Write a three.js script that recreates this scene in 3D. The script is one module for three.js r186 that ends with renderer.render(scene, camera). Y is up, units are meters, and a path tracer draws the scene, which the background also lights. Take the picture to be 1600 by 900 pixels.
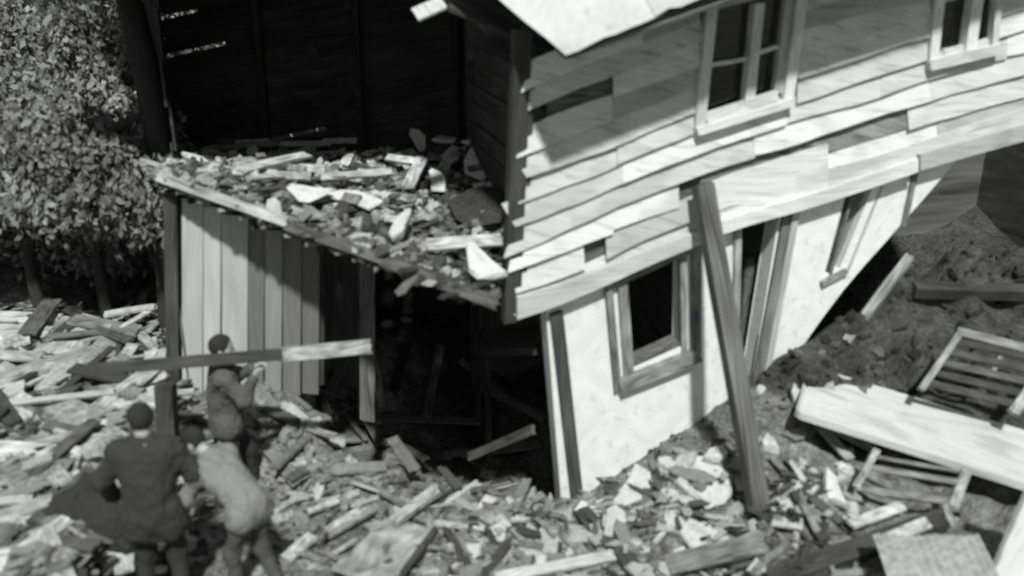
import * as THREE from 'three';
import { mergeGeometries } from 'three/addons/utils/BufferGeometryUtils.js';
import { ImprovedNoise } from 'three/addons/math/ImprovedNoise.js';

// ------------------------------------------------------------------ camera, sky, sun, exposure
const scene = new THREE.Scene();
const PITCH = 20 * Math.PI / 180, FOV = 35, CAM_H = 5.2;
const camera = new THREE.PerspectiveCamera(FOV, 16 / 9, 0.1, 900);
camera.position.set(0, CAM_H, 0);
camera.rotation.set(-PITCH, 0, 0);
camera.focus = 40; camera.userData.fStop = 0.72;                    // the old footage is a little out of focus
scene.add(camera);

const SUN = new THREE.Vector3(0.05, 0.80, 0.60).normalize();
const sun = new THREE.DirectionalLight(new THREE.Color(1, 0.995, 0.975), 4.6);
sun.position.copy(SUN).multiplyScalar(40).add(new THREE.Vector3(0, 1, -9));
sun.target.position.set(0, 1, -9);
sun.castShadow = true; sun.shadow.radius = 6;
sun.shadow.mapSize.set(4096, 4096);
Object.assign(sun.shadow.camera, { left: -14, right: 14, top: 14, bottom: -14, near: 1, far: 90 });
scene.add(sun, sun.target);

{ // one neutral, thinly veiled sky
  const w = 64, h = 32, d = new Float32Array(w * h * 4);
  for (let j = 0; j < h; j++) for (let i = 0; i < w; i++) {
    const el = Math.max(0, ((j + 0.5) / h - 0.5) * 2);          // row 0 is the nadir
    const b = 0.30 * (0.82 + 0.35 * Math.pow(1 - el, 2));
    const k = (j * w + i) * 4; d[k] = b * 0.985; d[k + 1] = b; d[k + 2] = b * 1.0; d[k + 3] = 1;
  }
  const sky = new THREE.DataTexture(d, w, h, THREE.RGBAFormat, THREE.FloatType);
  sky.mapping = THREE.EquirectangularReflectionMapping;
  sky.magFilter = sky.minFilter = THREE.LinearFilter; sky.needsUpdate = true;
  scene.background = sky; scene.environment = sky;
}
const renderer = new THREE.WebGLRenderer({ antialias: true });
renderer.toneMapping = THREE.LinearToneMapping;
renderer.toneMappingExposure = 1.03;
renderer.shadowMap.enabled = true; renderer.shadowMap.type = THREE.PCFSoftShadowMap;

// ------------------------------------------------------------------ helpers
let seed = 20231;
const rnd = () => { seed = (seed * 1664525 + 1013904223) >>> 0; return seed / 4294967296; };
const rr = (a, b) => a + (b - a) * rnd();
const pick = a => a[Math.floor(rnd() * a.length)];
const noise = new ImprovedNoise();
const nz = (x, y, z = 0) => noise.noise(x, y, z);
const fbm = (x, y, z = 0, o = 4) => { let s = 0, a = 1, f = 1, t = 0; for (let i = 0; i < o; i++) { s += a * nz(x * f, y * f, z * f + i * 7.3); t += a; a *= 0.5; f *= 2.03; } return s / t; };
const V = (x, y, z) => new THREE.Vector3(x, y, z);
const smooth = (a, b, x) => { const t = Math.min(1, Math.max(0, (x - a) / (b - a))); return t * t * (3 - 2 * t); };
const FPX = 450 / Math.tan(FOV * Math.PI / 360);
function ray(px, py) {
  const u = (px - 800) / FPX, w = (py - 450) / FPX, s = Math.sin(PITCH), c = Math.cos(PITCH);
  return V(u, -s - w * c, -c + w * s);
}
function P(px, py, D) { const r = ray(px, py); return r.multiplyScalar(D / -r.z).add(camera.position); }   // D: metres away over the ground

const names = {};
const numbered = n => { names[n] = (names[n] || 0) + 1; return names[n] === 1 ? n : `${n}_${String(names[n] - 1).padStart(3, '0')}`; };
function fin(m) { m.castShadow = true; m.receiveShadow = true; return m; }
function thing(name, label, category, pos, group) {
  const o = new THREE.Group(); o.name = numbered(name); if (pos) o.position.copy(pos);
  o.userData = { label, category }; if (group) o.userData.group = group; scene.add(o); return o;
}
function solo(name, geo, mat, label, category, group) {          // a thing of one mesh
  const m = fin(new THREE.Mesh(geo, mat)); m.name = numbered(name);
  m.userData = { label: group ? unique(label, group) : label, category }; if (group) m.userData.group = group; scene.add(m); return m;
}
function part(parent, name, geo, mat) { const m = fin(new THREE.Mesh(geo, mat)); m.name = name; parent.add(m); return m; }
function structure(name, geo, mat) { const m = fin(new THREE.Mesh(geo, mat)); m.name = name; m.userData.kind = 'structure'; scene.add(m); return m; }
// orients o so that its x axis runs from A to B (local to its parent); up is the preferred y (thickness) axis
function along(o, A, B, up = V(0, 1, 0)) {
  const x = B.clone().sub(A), L = x.length(); x.normalize();
  const z = x.clone().cross(up); if (z.lengthSq() < 1e-6) z.set(0, 0, 1); z.normalize();
  const y = z.clone().cross(x);
  o.quaternion.setFromRotationMatrix(new THREE.Matrix4().makeBasis(x, y, z));
  o.position.copy(A).add(B).multiplyScalar(0.5); return L;
}

// ------------------------------------------------------------------ materials (a grey world: the place is known in black and white only)
function tex(w, h, f, rx = 1, ry = 1, srgb = true) {
  const d = new Uint8Array(w * h * 4);
  for (let j = 0; j < h; j++) for (let i = 0; i < w; i++) {
    const v = Math.max(0, Math.min(255, Math.round(f(i / w, j / h) * 255))), k = (j * w + i) * 4;
    d[k] = v; d[k + 1] = v; d[k + 2] = v; d[k + 3] = 255;
  }
  const t = new THREE.DataTexture(d, w, h); t.wrapS = t.wrapT = THREE.RepeatWrapping; t.repeat.set(rx, ry);
  t.magFilter = THREE.LinearFilter; t.minFilter = THREE.LinearMipmapLinearFilter; t.generateMipmaps = true;
  if (srgb) t.colorSpace = THREE.SRGBColorSpace; t.needsUpdate = true; return t;
}
// tiling noise
const tn = (u, v, fx, fy, z = 0) => { const a = 2 * Math.PI * u, b = 2 * Math.PI * v; return nz(Math.cos(a) * fx / 6.28 + 5.1, Math.sin(a) * fx / 6.28 + Math.cos(b) * fy / 6.28 + z, Math.sin(b) * fy / 6.28 + 2.7); };
const woodT = tex(512, 256, (u, v) => 0.80 + 0.16 * tn(u, v, 5, 60, 1) + 0.14 * tn(u, v, 9, 150, 4) + 0.16 * tn(u, v, 6, 9, 8) - 0.22 * smooth(0.28, 0.5, tn(u, v, 4, 34, 12)));
const paintT = tex(512, 512, (u, v) => { const p = tn(u, v, 6, 90, 3) + 0.6 * tn(u, v, 16, 220, 6); return 0.94 + 0.05 * tn(u, v, 4, 30, 1) + 0.05 * tn(u, v, 8, 140, 4) - 0.12 * smooth(0.25, 0.7, p) - 0.06 * smooth(0.05, 0.45, tn(u, v, 5, 8, 9)); });
const plasterT = tex(512, 512, (u, v) => 0.95 + 0.05 * tn(u, v, 9, 9, 2) + 0.04 * tn(u, v, 45, 45, 5) - 0.09 * smooth(0.1, 0.6, tn(u, v, 6, 6, 11)) - 0.10 * smooth(0.42, 0.65, tn(u, v, 22, 22, 15)));
const soilT = tex(512, 512, (u, v) => 0.74 + 0.22 * tn(u, v, 12, 12, 2) + 0.2 * tn(u, v, 40, 40, 5) + 0.22 * tn(u, v, 110, 110, 9));
const soilB = tex(512, 512, (u, v) => 0.5 + 0.3 * tn(u, v, 26, 26, 2) + 0.3 * tn(u, v, 80, 80, 9), 1, 1, false);
const woodB = tex(512, 256, (u, v) => 0.5 + 0.28 * tn(u, v, 5, 70, 1) + 0.28 * tn(u, v, 9, 170, 4), 1, 1, false);
const clothT = tex(256, 256, (u, v) => 0.85 + 0.14 * tn(u, v, 12, 12, 2) + 0.1 * tn(u, v, 70, 70, 5));
const softT = tex(512, 256, (u, v) => 0.9 + 0.07 * tn(u, v, 4, 40, 1) + 0.06 * tn(u, v, 3, 6, 8));
const wallT = tex(512, 512, (u, v) => 0.96 + 0.04 * tn(u, v, 6, 6, 2) + 0.03 * tn(u, v, 40, 40, 5) - 0.06 * smooth(0.3, 0.6, tn(u, v, 14, 14, 15)));
function G(v) { return new THREE.Color().setRGB(v * 0.975, v, v * 0.965); }
const M = (v, map, o = {}) => new THREE.MeshStandardMaterial({ color: G(v), roughness: 0.9, map: map || null, side: THREE.DoubleSide, ...o });
const wood = v => M(v, woodT, { bumpMap: woodB, bumpScale: 0.004 });
const paleWood = [0.62, 0.74, 0.5].map(wood), greyWood = [0.34, 0.26, 0.42].map(wood), darkWood = [0.10, 0.07, 0.14].map(wood), shadeWood = [0.075, 0.06, 0.09].map(wood);  // last set: wood darkened so the wing and house end read as shade
const paint = [0.70, 0.82, 0.50, 0.62].map(v => M(v, paintT, { bumpMap: woodB, bumpScale: 0.004 }));
const plaster = M(0.84, wallT), plasterBit = [0.60, 0.44, 0.74, 0.26].map(v => M(v, plasterT, { bumpMap: soilB, bumpScale: 0.02 })), stoneM = [0.30, 0.2, 0.42, 0.14].map(v => M(v, plasterT, { bumpMap: soilB, bumpScale: 0.01 }));
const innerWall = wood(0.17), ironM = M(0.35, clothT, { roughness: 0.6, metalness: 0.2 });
const glassM = new THREE.MeshPhysicalMaterial({ color: G(0.75), transmission: 1, thickness: 0, roughness: 0.06, side: THREE.DoubleSide });

// ------------------------------------------------------------------ terrain
const ctrl = [];
const cp = (px, py, D) => { const p = P(px, py, D); ctrl.push([p.x, D, p.y]); };
const cw = (x, D, y) => ctrl.push([x, D, y]);
// heap on the left
cp(-120, 500, 11); cp(130, 500, 11); cp(0, 560, 9.7); cp(130, 600, 9.0); cp(0, 700, 7.6); cp(130, 705, 7.4); cp(255, 612, 8.8); cp(60, 880, 5.7); cp(-120, 880, 5.8); cp(-60, 780, 6.6);
cp(330, 625, 8.8); cp(430, 620, 8.8);
cw(-2.2, 5.6, 0.42); cw(-1.75, 5.9, 0.4); cw(-2.9, 6.0, 0.4); cw(-2.5, 7.5, 0.32); cw(-2.0, 6.9, 0.35);
// middle
cp(470, 660, 8.5); cp(520, 720, 7.9); cp(620, 740, 7.7); cp(560, 820, 7.0); cp(680, 850, 6.8); cp(700, 760, 7.6); cp(800, 770, 7.5); cp(860, 790, 7.6); cp(800, 860, 6.8); cp(560, 900, 6.2); cp(420, 860, 6.4);
// cellar hole behind the crest
cw(-0.6, 8.2, -1.2); cw(-1.15, 8.55, -1.1); cw(-1.5, 8.9, -0.8); cw(0.05, 8.12, -1.1); cw(-0.7, 8.9, -1.4); cw(-0.2, 9.3, -1.4); cw(-1.2, 9.5, -1.2); cw(0.3, 9.8, -1.3); cw(-0.6, 10.6, -1.2); cw(-1.6, 10.4, -0.9); cw(-0.2, 8.5, -1.3); cw(-1.7, 9.6, -0.8);
cw(1.2, 9.5, -0.6); cw(2.6, 10, -0.3); cw(4.5, 11, 0); cw(3.4, 9.6, 0.0); cw(5.2, 10.6, 0.1); cw(6.4, 10.4, 0.2); cw(5.6, 9.9, 0.4); cw(6.8, 9.9, 0.6); cw(6.4, 11.4, 0.2); cw(4.4, 9.9, 0.1); cw(7.6, 11, 0.6); cw(2.0, 11.4, -0.4);
// rubble in front of the house and the bank on the right
cp(920, 800, 7.75); cp(1000, 770, 7.75); cp(1060, 720, 7.8); cp(1130, 690, 8.0); cp(1200, 625, 8.15); cp(950, 870, 6.8); cp(1100, 870, 6.8); cp(1170, 800, 7.3); cp(1250, 760, 7.1); cp(1300, 870, 6.3); cp(1500, 860, 6.1); cp(1680, 880, 5.9);
cp(1270, 555, 8.3); cp(1340, 480, 8.5); cp(1430, 405, 8.75); cp(1520, 385, 8.9); cp(1620, 390, 9.0); cp(1740, 380, 9.2);
cp(1320, 600, 8.4); cp(1430, 530, 8.6); cp(1560, 520, 8.6); cp(1650, 560, 8.5); cp(1400, 650, 8.2); cp(1560, 690, 7.8); cp(1320, 700, 7.8); cp(1420, 780, 7.1); cp(1520, 800, 6.9); cp(1640, 800, 6.8); cp(1800, 680, 7.9); cp(1480, 620, 8.3); cp(1640, 640, 8.1);
// behind and around
cw(-4.5, 12.2, 0.9); cw(-7, 12, 0.9); cw(-3.3, 10.4, 0.6); cw(-2, 12, 0.3); cw(0, 13.5, 0.6); cw(5, 14.5, 1.5); cw(9.5, 12.5, 2.4); cw(9.5, 9, 2.2); cw(8, 7, 1.2); cw(7, 5, 0.6); cw(-7, 8, 0.8); cw(-7, 5.5, 0.8); cw(0, 5, 0.25); cw(3, 5, 0.4); cw(-4, 4.5, 0.6); cw(0, 3, 0.1); cw(5, 3, 0.2); cw(-5, 2.5, 0.3);
function baseY(x, D) {
  let s = 0, t = 0;
  for (const c of ctrl) { const d2 = (x - c[0]) ** 2 + (D - c[1]) ** 2 + 0.012, w = 1 / (d2 * d2); s += w * c[2]; t += w; }
  let y = s / t;
  const far = Math.max(0, Math.hypot(x, D - 7) - 7.5);
  y += 0.36 * far * smooth(0, 4, far) * smooth(-6, 14, D + 0.3 * Math.abs(x)) * (1 - 0.6 * smooth(40, 160, far));
  return y;
}
function gy(x, D) { const r = smooth(-0.25, 0.3, fbm(x * 0.9, D * 0.9, 17) + 0.25 * smooth(-0.6, 0.8, x)) * (1 - 0.95 * smooth(2.3, 2.9, x) * smooth(7.4, 7.9, D)); return baseY(x, D) + 0.06 * fbm(x * 1.6, D * 1.6, 3) + (0.03 + 0.10 * r) * fbm(x * 4.5, D * 4.5, 8, 3); }
function hit(px, py, off = 0) {                                    // where the line of sight meets the terrain
  const r = ray(px, py), k = 1 / -r.z; let lo = 3;
  for (let D = 3.5; D < 30; D += 0.06) {
    const y = CAM_H + r.y * k * D;
    if (y < gy(r.x * k * D, D) + off) return V(r.x * k * D, y, -D);
  }
  return V(r.x * k * 12, CAM_H + r.y * k * 12, -12);
}
{
  const xs = [], ds = [];
  const axis = (a, b, st, out, lim) => { for (let v = a; v <= b + 1e-6; v += st) out.push(v); let g = st * 2; let hi = out[out.length - 1]; while (hi < lim) { g *= 1.35; hi += g; out.push(hi); } };
  axis(-7.5, 7.5, 0.06, xs, 420); { let g = 0.12, lo = -7.5; while (lo > -420) { g *= 1.35; lo -= g; xs.unshift(lo); } }
  axis(3.2, 14, 0.06, ds, 520); { let g = 0.12, lo = 3.2; while (lo > -300) { g *= 1.35; lo -= g; ds.unshift(lo); } }
  const pos = [], uv = [], col = [], idx = [], W = xs.length;
  for (const D of ds) for (const x of xs) {
    const gh = gy(x, D); pos.push(x, gh, -D); uv.push((x + gh * 0.5) / 2.3, (D + gh * 0.9) / 2.3);
    const bankDark = smooth(-0.15, 0.25, (x - 2.55) * 0.9 + 0.8 * fbm(x * 0.9, D * 0.9, 21) + (D - 8) * 0.6) * smooth(7.2, 7.9, D + 0.5 * fbm(x * 2, D * 2, 4));   // darker earth of the slipped bank
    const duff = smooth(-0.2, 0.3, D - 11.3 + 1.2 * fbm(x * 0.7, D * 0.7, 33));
    let a = 0.29 + 0.10 * fbm(x * 0.8, D * 0.8, 9) + 0.10 * fbm(x * 3, D * 3, 12);
    a = a * (1 - 0.68 * bankDark); a = a * (1 - duff) + 0.09 * duff;
    col.push(a * 0.975, a, a * 0.96);
  }
  for (let j = 0; j + 1 < ds.length; j++) for (let i = 0; i + 1 < W; i++) { const a = j * W + i, b = a + 1, c = a + W, e = c + 1; idx.push(a, b, c, b, e, c); }
  const g = new THREE.BufferGeometry();
  g.setAttribute('position', new THREE.Float32BufferAttribute(pos, 3)); g.setAttribute('uv', new THREE.Float32BufferAttribute(uv, 2)); g.setAttribute('color', new THREE.Float32BufferAttribute(col, 3));
  g.setIndex(idx); g.computeVertexNormals();
  structure('ground', g, new THREE.MeshStandardMaterial({ vertexColors: true, map: soilT, bumpMap: soilB, bumpScale: 0.03, roughness: 1, side: THREE.DoubleSide }));
}
console.log('terrain');

// ------------------------------------------------------------------ pieces: planks, slabs, stones
function plankGeo(sd, jag = 1, bow = 1) {        // unit plank: x -.5...5 (length), y thickness, z width; splintered ends, a little bow and twist
  const nx = 6, nzs = 4, pos = [], uv = [], idx = [];
  const tw = bow * 0.5 * nz(sd, 3.3), bw = bow * nz(sd, 9.1);
  const top = (i, j, sgn) => {
    const u = i / nx, w = j / nzs; let x = u - 0.5;
    if (i === 0) x += jag * 0.07 * Math.abs(nz(sd * 3.7 + j * 2.3, 1.7)); if (i === nx) x -= jag * 0.09 * Math.abs(nz(sd * 5.1 + j * 1.9, 6.2));
    const z = w - 0.5 + 0.06 * jag * nz(sd + i * 0.9, j > 2 ? 5 : 1) * (j === 0 || j === nzs ? 1 : 0);
    const y = sgn * 0.5 + bw * 1.6 * (0.25 - (u - 0.5) ** 2) * 4 * 0.5 + tw * (u - 0.5) * (w - 0.5) * 3;
    return [x, y, z];
  };
  const quad = (a, b, c, d, ua, ub, uc, ud) => { const k = pos.length / 3; for (const p of [a, b, c, d]) pos.push(...p); for (const t of [ua, ub, uc, ud]) uv.push(...t); idx.push(k, k + 1, k + 2, k, k + 2, k + 3); };
  const U = (i, j) => [i / nx * 1.1 + sd * 0.37, j / nzs * 0.11 + sd * 0.23];
  for (let i = 0; i < nx; i++) for (let j = 0; j < nzs; j++) {
    quad(top(i, j, 1), top(i, j + 1, 1), top(i + 1, j + 1, 1), top(i + 1, j, 1), U(i, j), U(i, j + 1), U(i + 1, j + 1), U(i + 1, j));
    quad(top(i, j, -1), top(i + 1, j, -1), top(i + 1, j + 1, -1), top(i, j + 1, -1), U(i, j), U(i + 1, j), U(i + 1, j + 1), U(i, j + 1));
  }
  for (let i = 0; i < nx; i++) for (const j of [0, nzs]) quad(top(i, j, 1), top(i + 1, j, 1), top(i + 1, j, -1), top(i, j, -1), U(i, 0), U(i + 1, 0), U(i + 1, 0.5), U(i, 0.5));
  for (const i of [0, nx]) for (let j = 0; j < nzs; j++) quad(top(i, j, 1), top(i, j, -1), top(i, j + 1, -1), top(i, j + 1, 1), U(i, j), U(i, j), U(i, j + 1), U(i, j + 1));
  const g = new THREE.BufferGeometry(); g.setAttribute('position', new THREE.Float32BufferAttribute(pos, 3)); g.setAttribute('uv', new THREE.Float32BufferAttribute(uv, 2)); g.setIndex(idx);
  const f = g.toNonIndexed(); f.computeVertexNormals(); return f;
}
const planks = []; for (let i = 0; i < 12; i++) planks.push(plankGeo(i * 1.73 + 0.4));
const flats = []; for (let i = 0; i < 5; i++) flats.push(plankGeo(i * 1.9 + 3.4, 0.12, 0.12));
const beams = []; for (let i = 0; i < 4; i++) beams.push(plankGeo(i * 2.31 + 7.4, 0.5, 0.1));
function lay(o, A, B, W, T, up) { const L = along(o, A, B, up); o.scale.set(L, T, W); return o; }
function plankPart(parent, name, A, B, W, T, mat, up, pool = planks) { const m = part(parent, name, pick(pool), mat); lay(m, A, B, W, T, up); return m; }
const used = {};
function unique(label, group) { if (!(label in used)) { used[label] = group || '-'; return label; } if (used[label] === group) return label; for (const w of ['weathered', 'splintered', 'dusty', 'cracked']) { const l = label.replace(/(plank|plaster piece|stone)/, w + ' $1'); if (!(l in used)) { used[l] = group; return l; } if (used[l] === group) return l; } return label; }
function plankThing(name, A, B, W, T, mat, up, label, category, group, pool = planks) { const m = solo(name, pick(pool), mat, label, category, group); lay(m, A, B, W, T, up); return m; }
const boxG = new THREE.BoxGeometry(1, 1, 1);
function slabGeo(sd) {                            // jagged broken plate about 1 across in x and z, 1 thick in y
  const n = 8, R = [], pos = [], uv = [];
  const rad = []; for (let i = 0; i < n; i++) rad.push(0.30 + 0.34 * Math.abs(nz(sd * 7.3 + i * 5.9, 7.7)) * 1.6 + 0.16 * nz(sd * 4.1 + i * 2.7, 2.1));
  for (const [y, k] of [[0.5, 0.94], [0.1, 1.03], [-0.5, 0.86]]) {
    const ring = []; for (let i = 0; i < n; i++) { const a = (i + 0.75 * nz(sd * 3 + i * 4.7, 1.1)) / n * 6.2832, r = rad[i] * k * (1 + 0.16 * nz(sd + i * 3.1, y * 7)); ring.push([Math.cos(a) * r * 1.2, y + 0.35 * nz(i * 1.9 + y, sd * 1.9), Math.sin(a) * r * 0.85]); } R.push(ring);
  }
  const tri = (a, b, c) => { for (const p of [a, b, c]) { pos.push(...p); uv.push(p[0] * 0.5 + sd, p[2] * 0.5 + p[1] * 0.1); } };
  for (let i = 0; i < n; i++) { const k = (i + 1) % n; tri([0, 0.55, 0], R[0][k], R[0][i]); tri([0, -0.5, 0], R[2][i], R[2][k]); for (let q = 0; q < 2; q++) { tri(R[q][i], R[q][k], R[q + 1][k]); tri(R[q][i], R[q + 1][k], R[q + 1][i]); } }
  const g = new THREE.BufferGeometry(); g.setAttribute('position', new THREE.Float32BufferAttribute(pos, 3)); g.setAttribute('uv', new THREE.Float32BufferAttribute(uv, 2)); g.computeVertexNormals(); return g;
}
const slabs = []; for (let i = 0; i < 10; i++) slabs.push(slabGeo(i * 1.37 + 0.6));
function stoneGeo(sd, det = 1) {
  const g = new THREE.IcosahedronGeometry(0.5, det), p = g.attributes.position;
  for (let i = 0; i < p.count; i++) { const x = p.getX(i), y = p.getY(i), z = p.getZ(i), k = 1 + 0.75 * nz(x * 2.6 + sd, y * 2.6, z * 2.6 + sd) + 0.35 * nz(x * 6 + sd, y * 6, z * 6); p.setXYZ(i, x * k, y * k * 0.75, z * k); }
  g.computeVertexNormals(); return g;
}
const stones = []; for (let i = 0; i < 8; i++) { const g = stoneGeo(i * 3.1 + 1.2); g.computeVertexNormals(); stones.push(g); }

// ------------------------------------------------------------------ the house
const YAW = 15 * Math.PI / 180;
const HS = V(Math.cos(YAW), 0, -Math.sin(YAW)), HN = V(Math.sin(YAW), 0, Math.cos(YAW));
const HO = P(850, 790, 8.0);
function fac(px, py, n = 0) {                     // pixel -> (s, t) on the plane n in front of the facade
  const r = ray(px, py), o = HO.clone().addScaledVector(HN, n).sub(camera.position);
  const p = r.multiplyScalar(o.dot(HN) / r.dot(HN)).add(camera.position).sub(HO);
  return [p.dot(HS), p.y];
}
const L3 = (px, py, n) => { const q = fac(px, py, n); return V(q[0], q[1], n); };
const house = thing('collapsed_house', 'two-storey clapboard and plaster house sagging over the rubble, right of the dark gap', 'house', HO);
house.rotation.y = YAW;
const lerpCurve = (pts, x) => { let i = 0; while (i < pts.length - 2 && x > pts[i + 1][0]) i++; const a = pts[i], b = pts[i + 1]; return a[1] + (b[1] - a[1]) * (x - a[0]) / (b[0] - a[0]); };
const botPts = [[780, 497], [860, 470], [940, 437], [1010, 404], [1090, 371], [1170, 344], [1250, 322], [1340, 293], [1430, 262], [1520, 236], [1600, 214], [1760, 176], [2000, 130]];
const topPts = [[780, 118], [890, 72], [1000, 30], [1090, -4], [1250, -56], [1440, -112], [1600, -154], [1760, -190], [2000, -235]];
const ROWS = 11;
// rows from the bottom; a row's lower edge in pixels
const rowY = (r, x) => { const b = lerpCurve(botPts, x), t = lerpCurve(topPts, x); return b + (t - b) * r / ROWS + (6 * nz(x * 0.006, r * 3.1, 2) + 3 * nz(x * 0.02, r * 5.3, 9)) * (r > 0 ? 1 : 0.3); };
const win1 = { out: [[1100, -8], [1264, -50], [1233, 166], [1078, 217]], inn: [[1117, 17], [1222, -8], [1205, 141], [1099, 180]] };
const win2 = { out: [[1455, -14], [1558, -42], [1550, 80], [1440, 108]], inn: [[1470, 4], [1546, -14], [1538, 68], [1463, 88]] };
const win3 = { out: [[943, 438], [1092, 372], [1090, 545], [962, 612]], inn: [[977, 436], [1066, 396], [1064, 541], [986, 576]] };
const door = { inn: [[1150, 346], [1218, 326], [1172, 606], [1140, 618]] };
const win4 = { inn: [[1322, 300], [1366, 285], [1311, 419], [1287, 430]] };
function boardGeo(x0, x1, r, rag, tilt = 0) {
  const n = Math.max(2, Math.ceil((x1 - x0) / 38)), A = [], pos = [], uv = [];
  for (let i = 0; i <= n; i++) {
    const x = x0 + (x1 - x0) * i / n;
    const xl = x + (i === 0 ? -rag * rnd() : i === n ? rag * rnd() * 0.4 : 0), xu = x + (i === 0 ? -rag * rnd() : i === n ? rag * rnd() * 0.4 : 0);
    const w = 0.006 * nz(x * 0.013, r * 5.7);
    const lo = fac(xl, rowY(r, xl) + 2 + tilt * (i / n - 0.5), 0.045), up = fac(xu, rowY(r + 1, xu) - 5 + tilt * (i / n - 0.5), 0.02);
    A.push([V(lo[0], lo[1], 0.072 + w * 3), V(up[0], up[1], 0.026 + w), V(up[0], up[1], 0.008 + w), V(lo[0], lo[1], 0.04 + w * 3)]);
  }
  const q = (a, b, c, d) => { for (const p of [a, b, c, a, c, d]) { pos.push(p.x, p.y, p.z); uv.push(p.x * 0.55 + r * 0.37, p.y * 0.55 + p.z); } };
  for (let i = 0; i < n; i++) for (let k = 0; k < 4; k++) q(A[i][k], A[i + 1][k], A[i + 1][(k + 1) % 4], A[i][(k + 1) % 4]);
  q(A[0][0], A[0][1], A[0][2], A[0][3]); q(A[n][0], A[n][3], A[n][2], A[n][1]);
  const g = new THREE.BufferGeometry(); g.setAttribute('position', new THREE.Float32BufferAttribute(pos, 3)); g.setAttribute('uv', new THREE.Float32BufferAttribute(uv, 2)); g.computeVertexNormals(); return g;
}
const cuts = { 8: [[838, 958]], 2: [[1060, 1092]], 1: [[910, 946]] };             // boards torn away
for (let r = 0; r < ROWS; r++) {
  let spans = [[r > 5 ? 832 : 812 + 10 * nz(r * 2.2, 4), 1780]];
  const split = (a, b) => { const o = []; for (const [x, y] of spans) { if (b <= x || a >= y) o.push([x, y]); else { if (a - x > 12) o.push([x, a]); if (y - b > 12) o.push([b, y]); } } spans = o; };
  for (const w of [win1, win2]) {
    const xl = (w.out[0][0] + w.out[3][0]) / 2, xr = (w.out[1][0] + w.out[2][0]) / 2;
    const c = (rowY(r, xl) + rowY(r + 1, xl)) / 2;
    if (c < w.out[3][1] - 8 && c > w.out[0][1] - 30) split(xl + 3, xr - 3);
  }
  for (const c of cuts[r] || []) split(c[0], c[1]);
  if (r === 2) split(1100, 1416);                                  // the strip where the outer board is gone: older board set back
  for (const [a, b] of spans) {
    const joints = [a]; let x = a + rr(120, 260); while (x < b - 80) { joints.push(x); x += rr(110, 280); } joints.push(b);
    for (let i = 0; i + 1 < joints.length; i++) {
      const m = part(house, 'clapboard', boardGeo(joints[i] + (i ? 1.2 : 0), joints[i + 1] - 1.2, r, i === 0 && a < 850 ? 30 : 3, rr(-5, 5)), pick(paint));
      m.position.z = rr(0, 0.018); m.position.y = rr(-0.008, 0.004); if (rnd() < 0.25) m.position.y -= rr(0.005, 0.02);
    }
  }
}
{ // older board in the recess of row 3, a wide skirting band below it and a bottom lip
  const g = boardGeo(1096, 1420, 2, 2); const m = part(house, 'old_clapboard', g, wood(0.36)); m.position.z = -0.022;
  const strip = (x0, x1, fLo, fHi, n0, th, mat, name) => {
    const A = [], pos = [], uv = [], n = Math.ceil((x1 - x0) / 40);
    for (let i = 0; i <= n; i++) { const x = x0 + (x1 - x0) * i / n, lo = fac(x, fLo(x), n0), hi = fac(x, fHi(x), n0); A.push([V(lo[0], lo[1], n0 + th), V(hi[0], hi[1], n0 + th), V(hi[0], hi[1], n0), V(lo[0], lo[1], n0)]); }
    const q = (a, b, c, d) => { for (const p of [a, b, c, a, c, d]) { pos.push(p.x, p.y, p.z); uv.push(p.x * 0.5, p.y * 0.5 + p.z); } };
    for (let i = 0; i < n; i++) for (let k = 0; k < 4; k++) q(A[i][k], A[i + 1][k], A[i + 1][(k + 1) % 4], A[i][(k + 1) % 4]);
    q(A[0][0], A[0][1], A[0][2], A[0][3]); q(A[n][0], A[n][3], A[n][2], A[n][1]);
    const gg = new THREE.BufferGeometry(); gg.setAttribute('position', new THREE.Float32BufferAttribute(pos, 3)); gg.setAttribute('uv', new THREE.Float32BufferAttribute(uv, 2)); gg.computeVertexNormals();
    return part(house, name, gg, mat);
  };
  strip(1112, 1292, x => lerpCurve(botPts, x) - 14, x => rowY(2, x) - 14, 0.072, 0.022, paint[1], 'skirt_board');
  strip(1292, 1600, x => lerpCurve(botPts, x) - 12, x => rowY(1, x) - 8, 0.070, 0.018, paint[0], 'skirt_board');
  strip(806, 1094, x => lerpCurve(botPts, x) + 9, x => lerpCurve(botPts, x) - 12 - 14 * (1 - (x - 806) / 288), 0.078, 0.05, paint[3], 'bottom_rail');
  strip(1097, 1430, x => lerpCurve(botPts, x) + 5, x => lerpCurve(botPts, x) - 16, 0.096, 0.05, paint[1], 'bottom_rail');
  strip(1433, 1780, x => lerpCurve(botPts, x) + 4, x => lerpCurve(botPts, x) - 21, 0.093, 0.05, paint[2], 'bottom_rail');
}
function polyShape(pts, holes = [], n = 0) {
  const s = new THREE.Shape(pts.map(p => new THREE.Vector2(...fac(p[0], p[1], n))));
  for (const h of holes) s.holes.push(new THREE.Path(h.map(p => new THREE.Vector2(...fac(p[0], p[1], n)))));
  return s;
}
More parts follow.
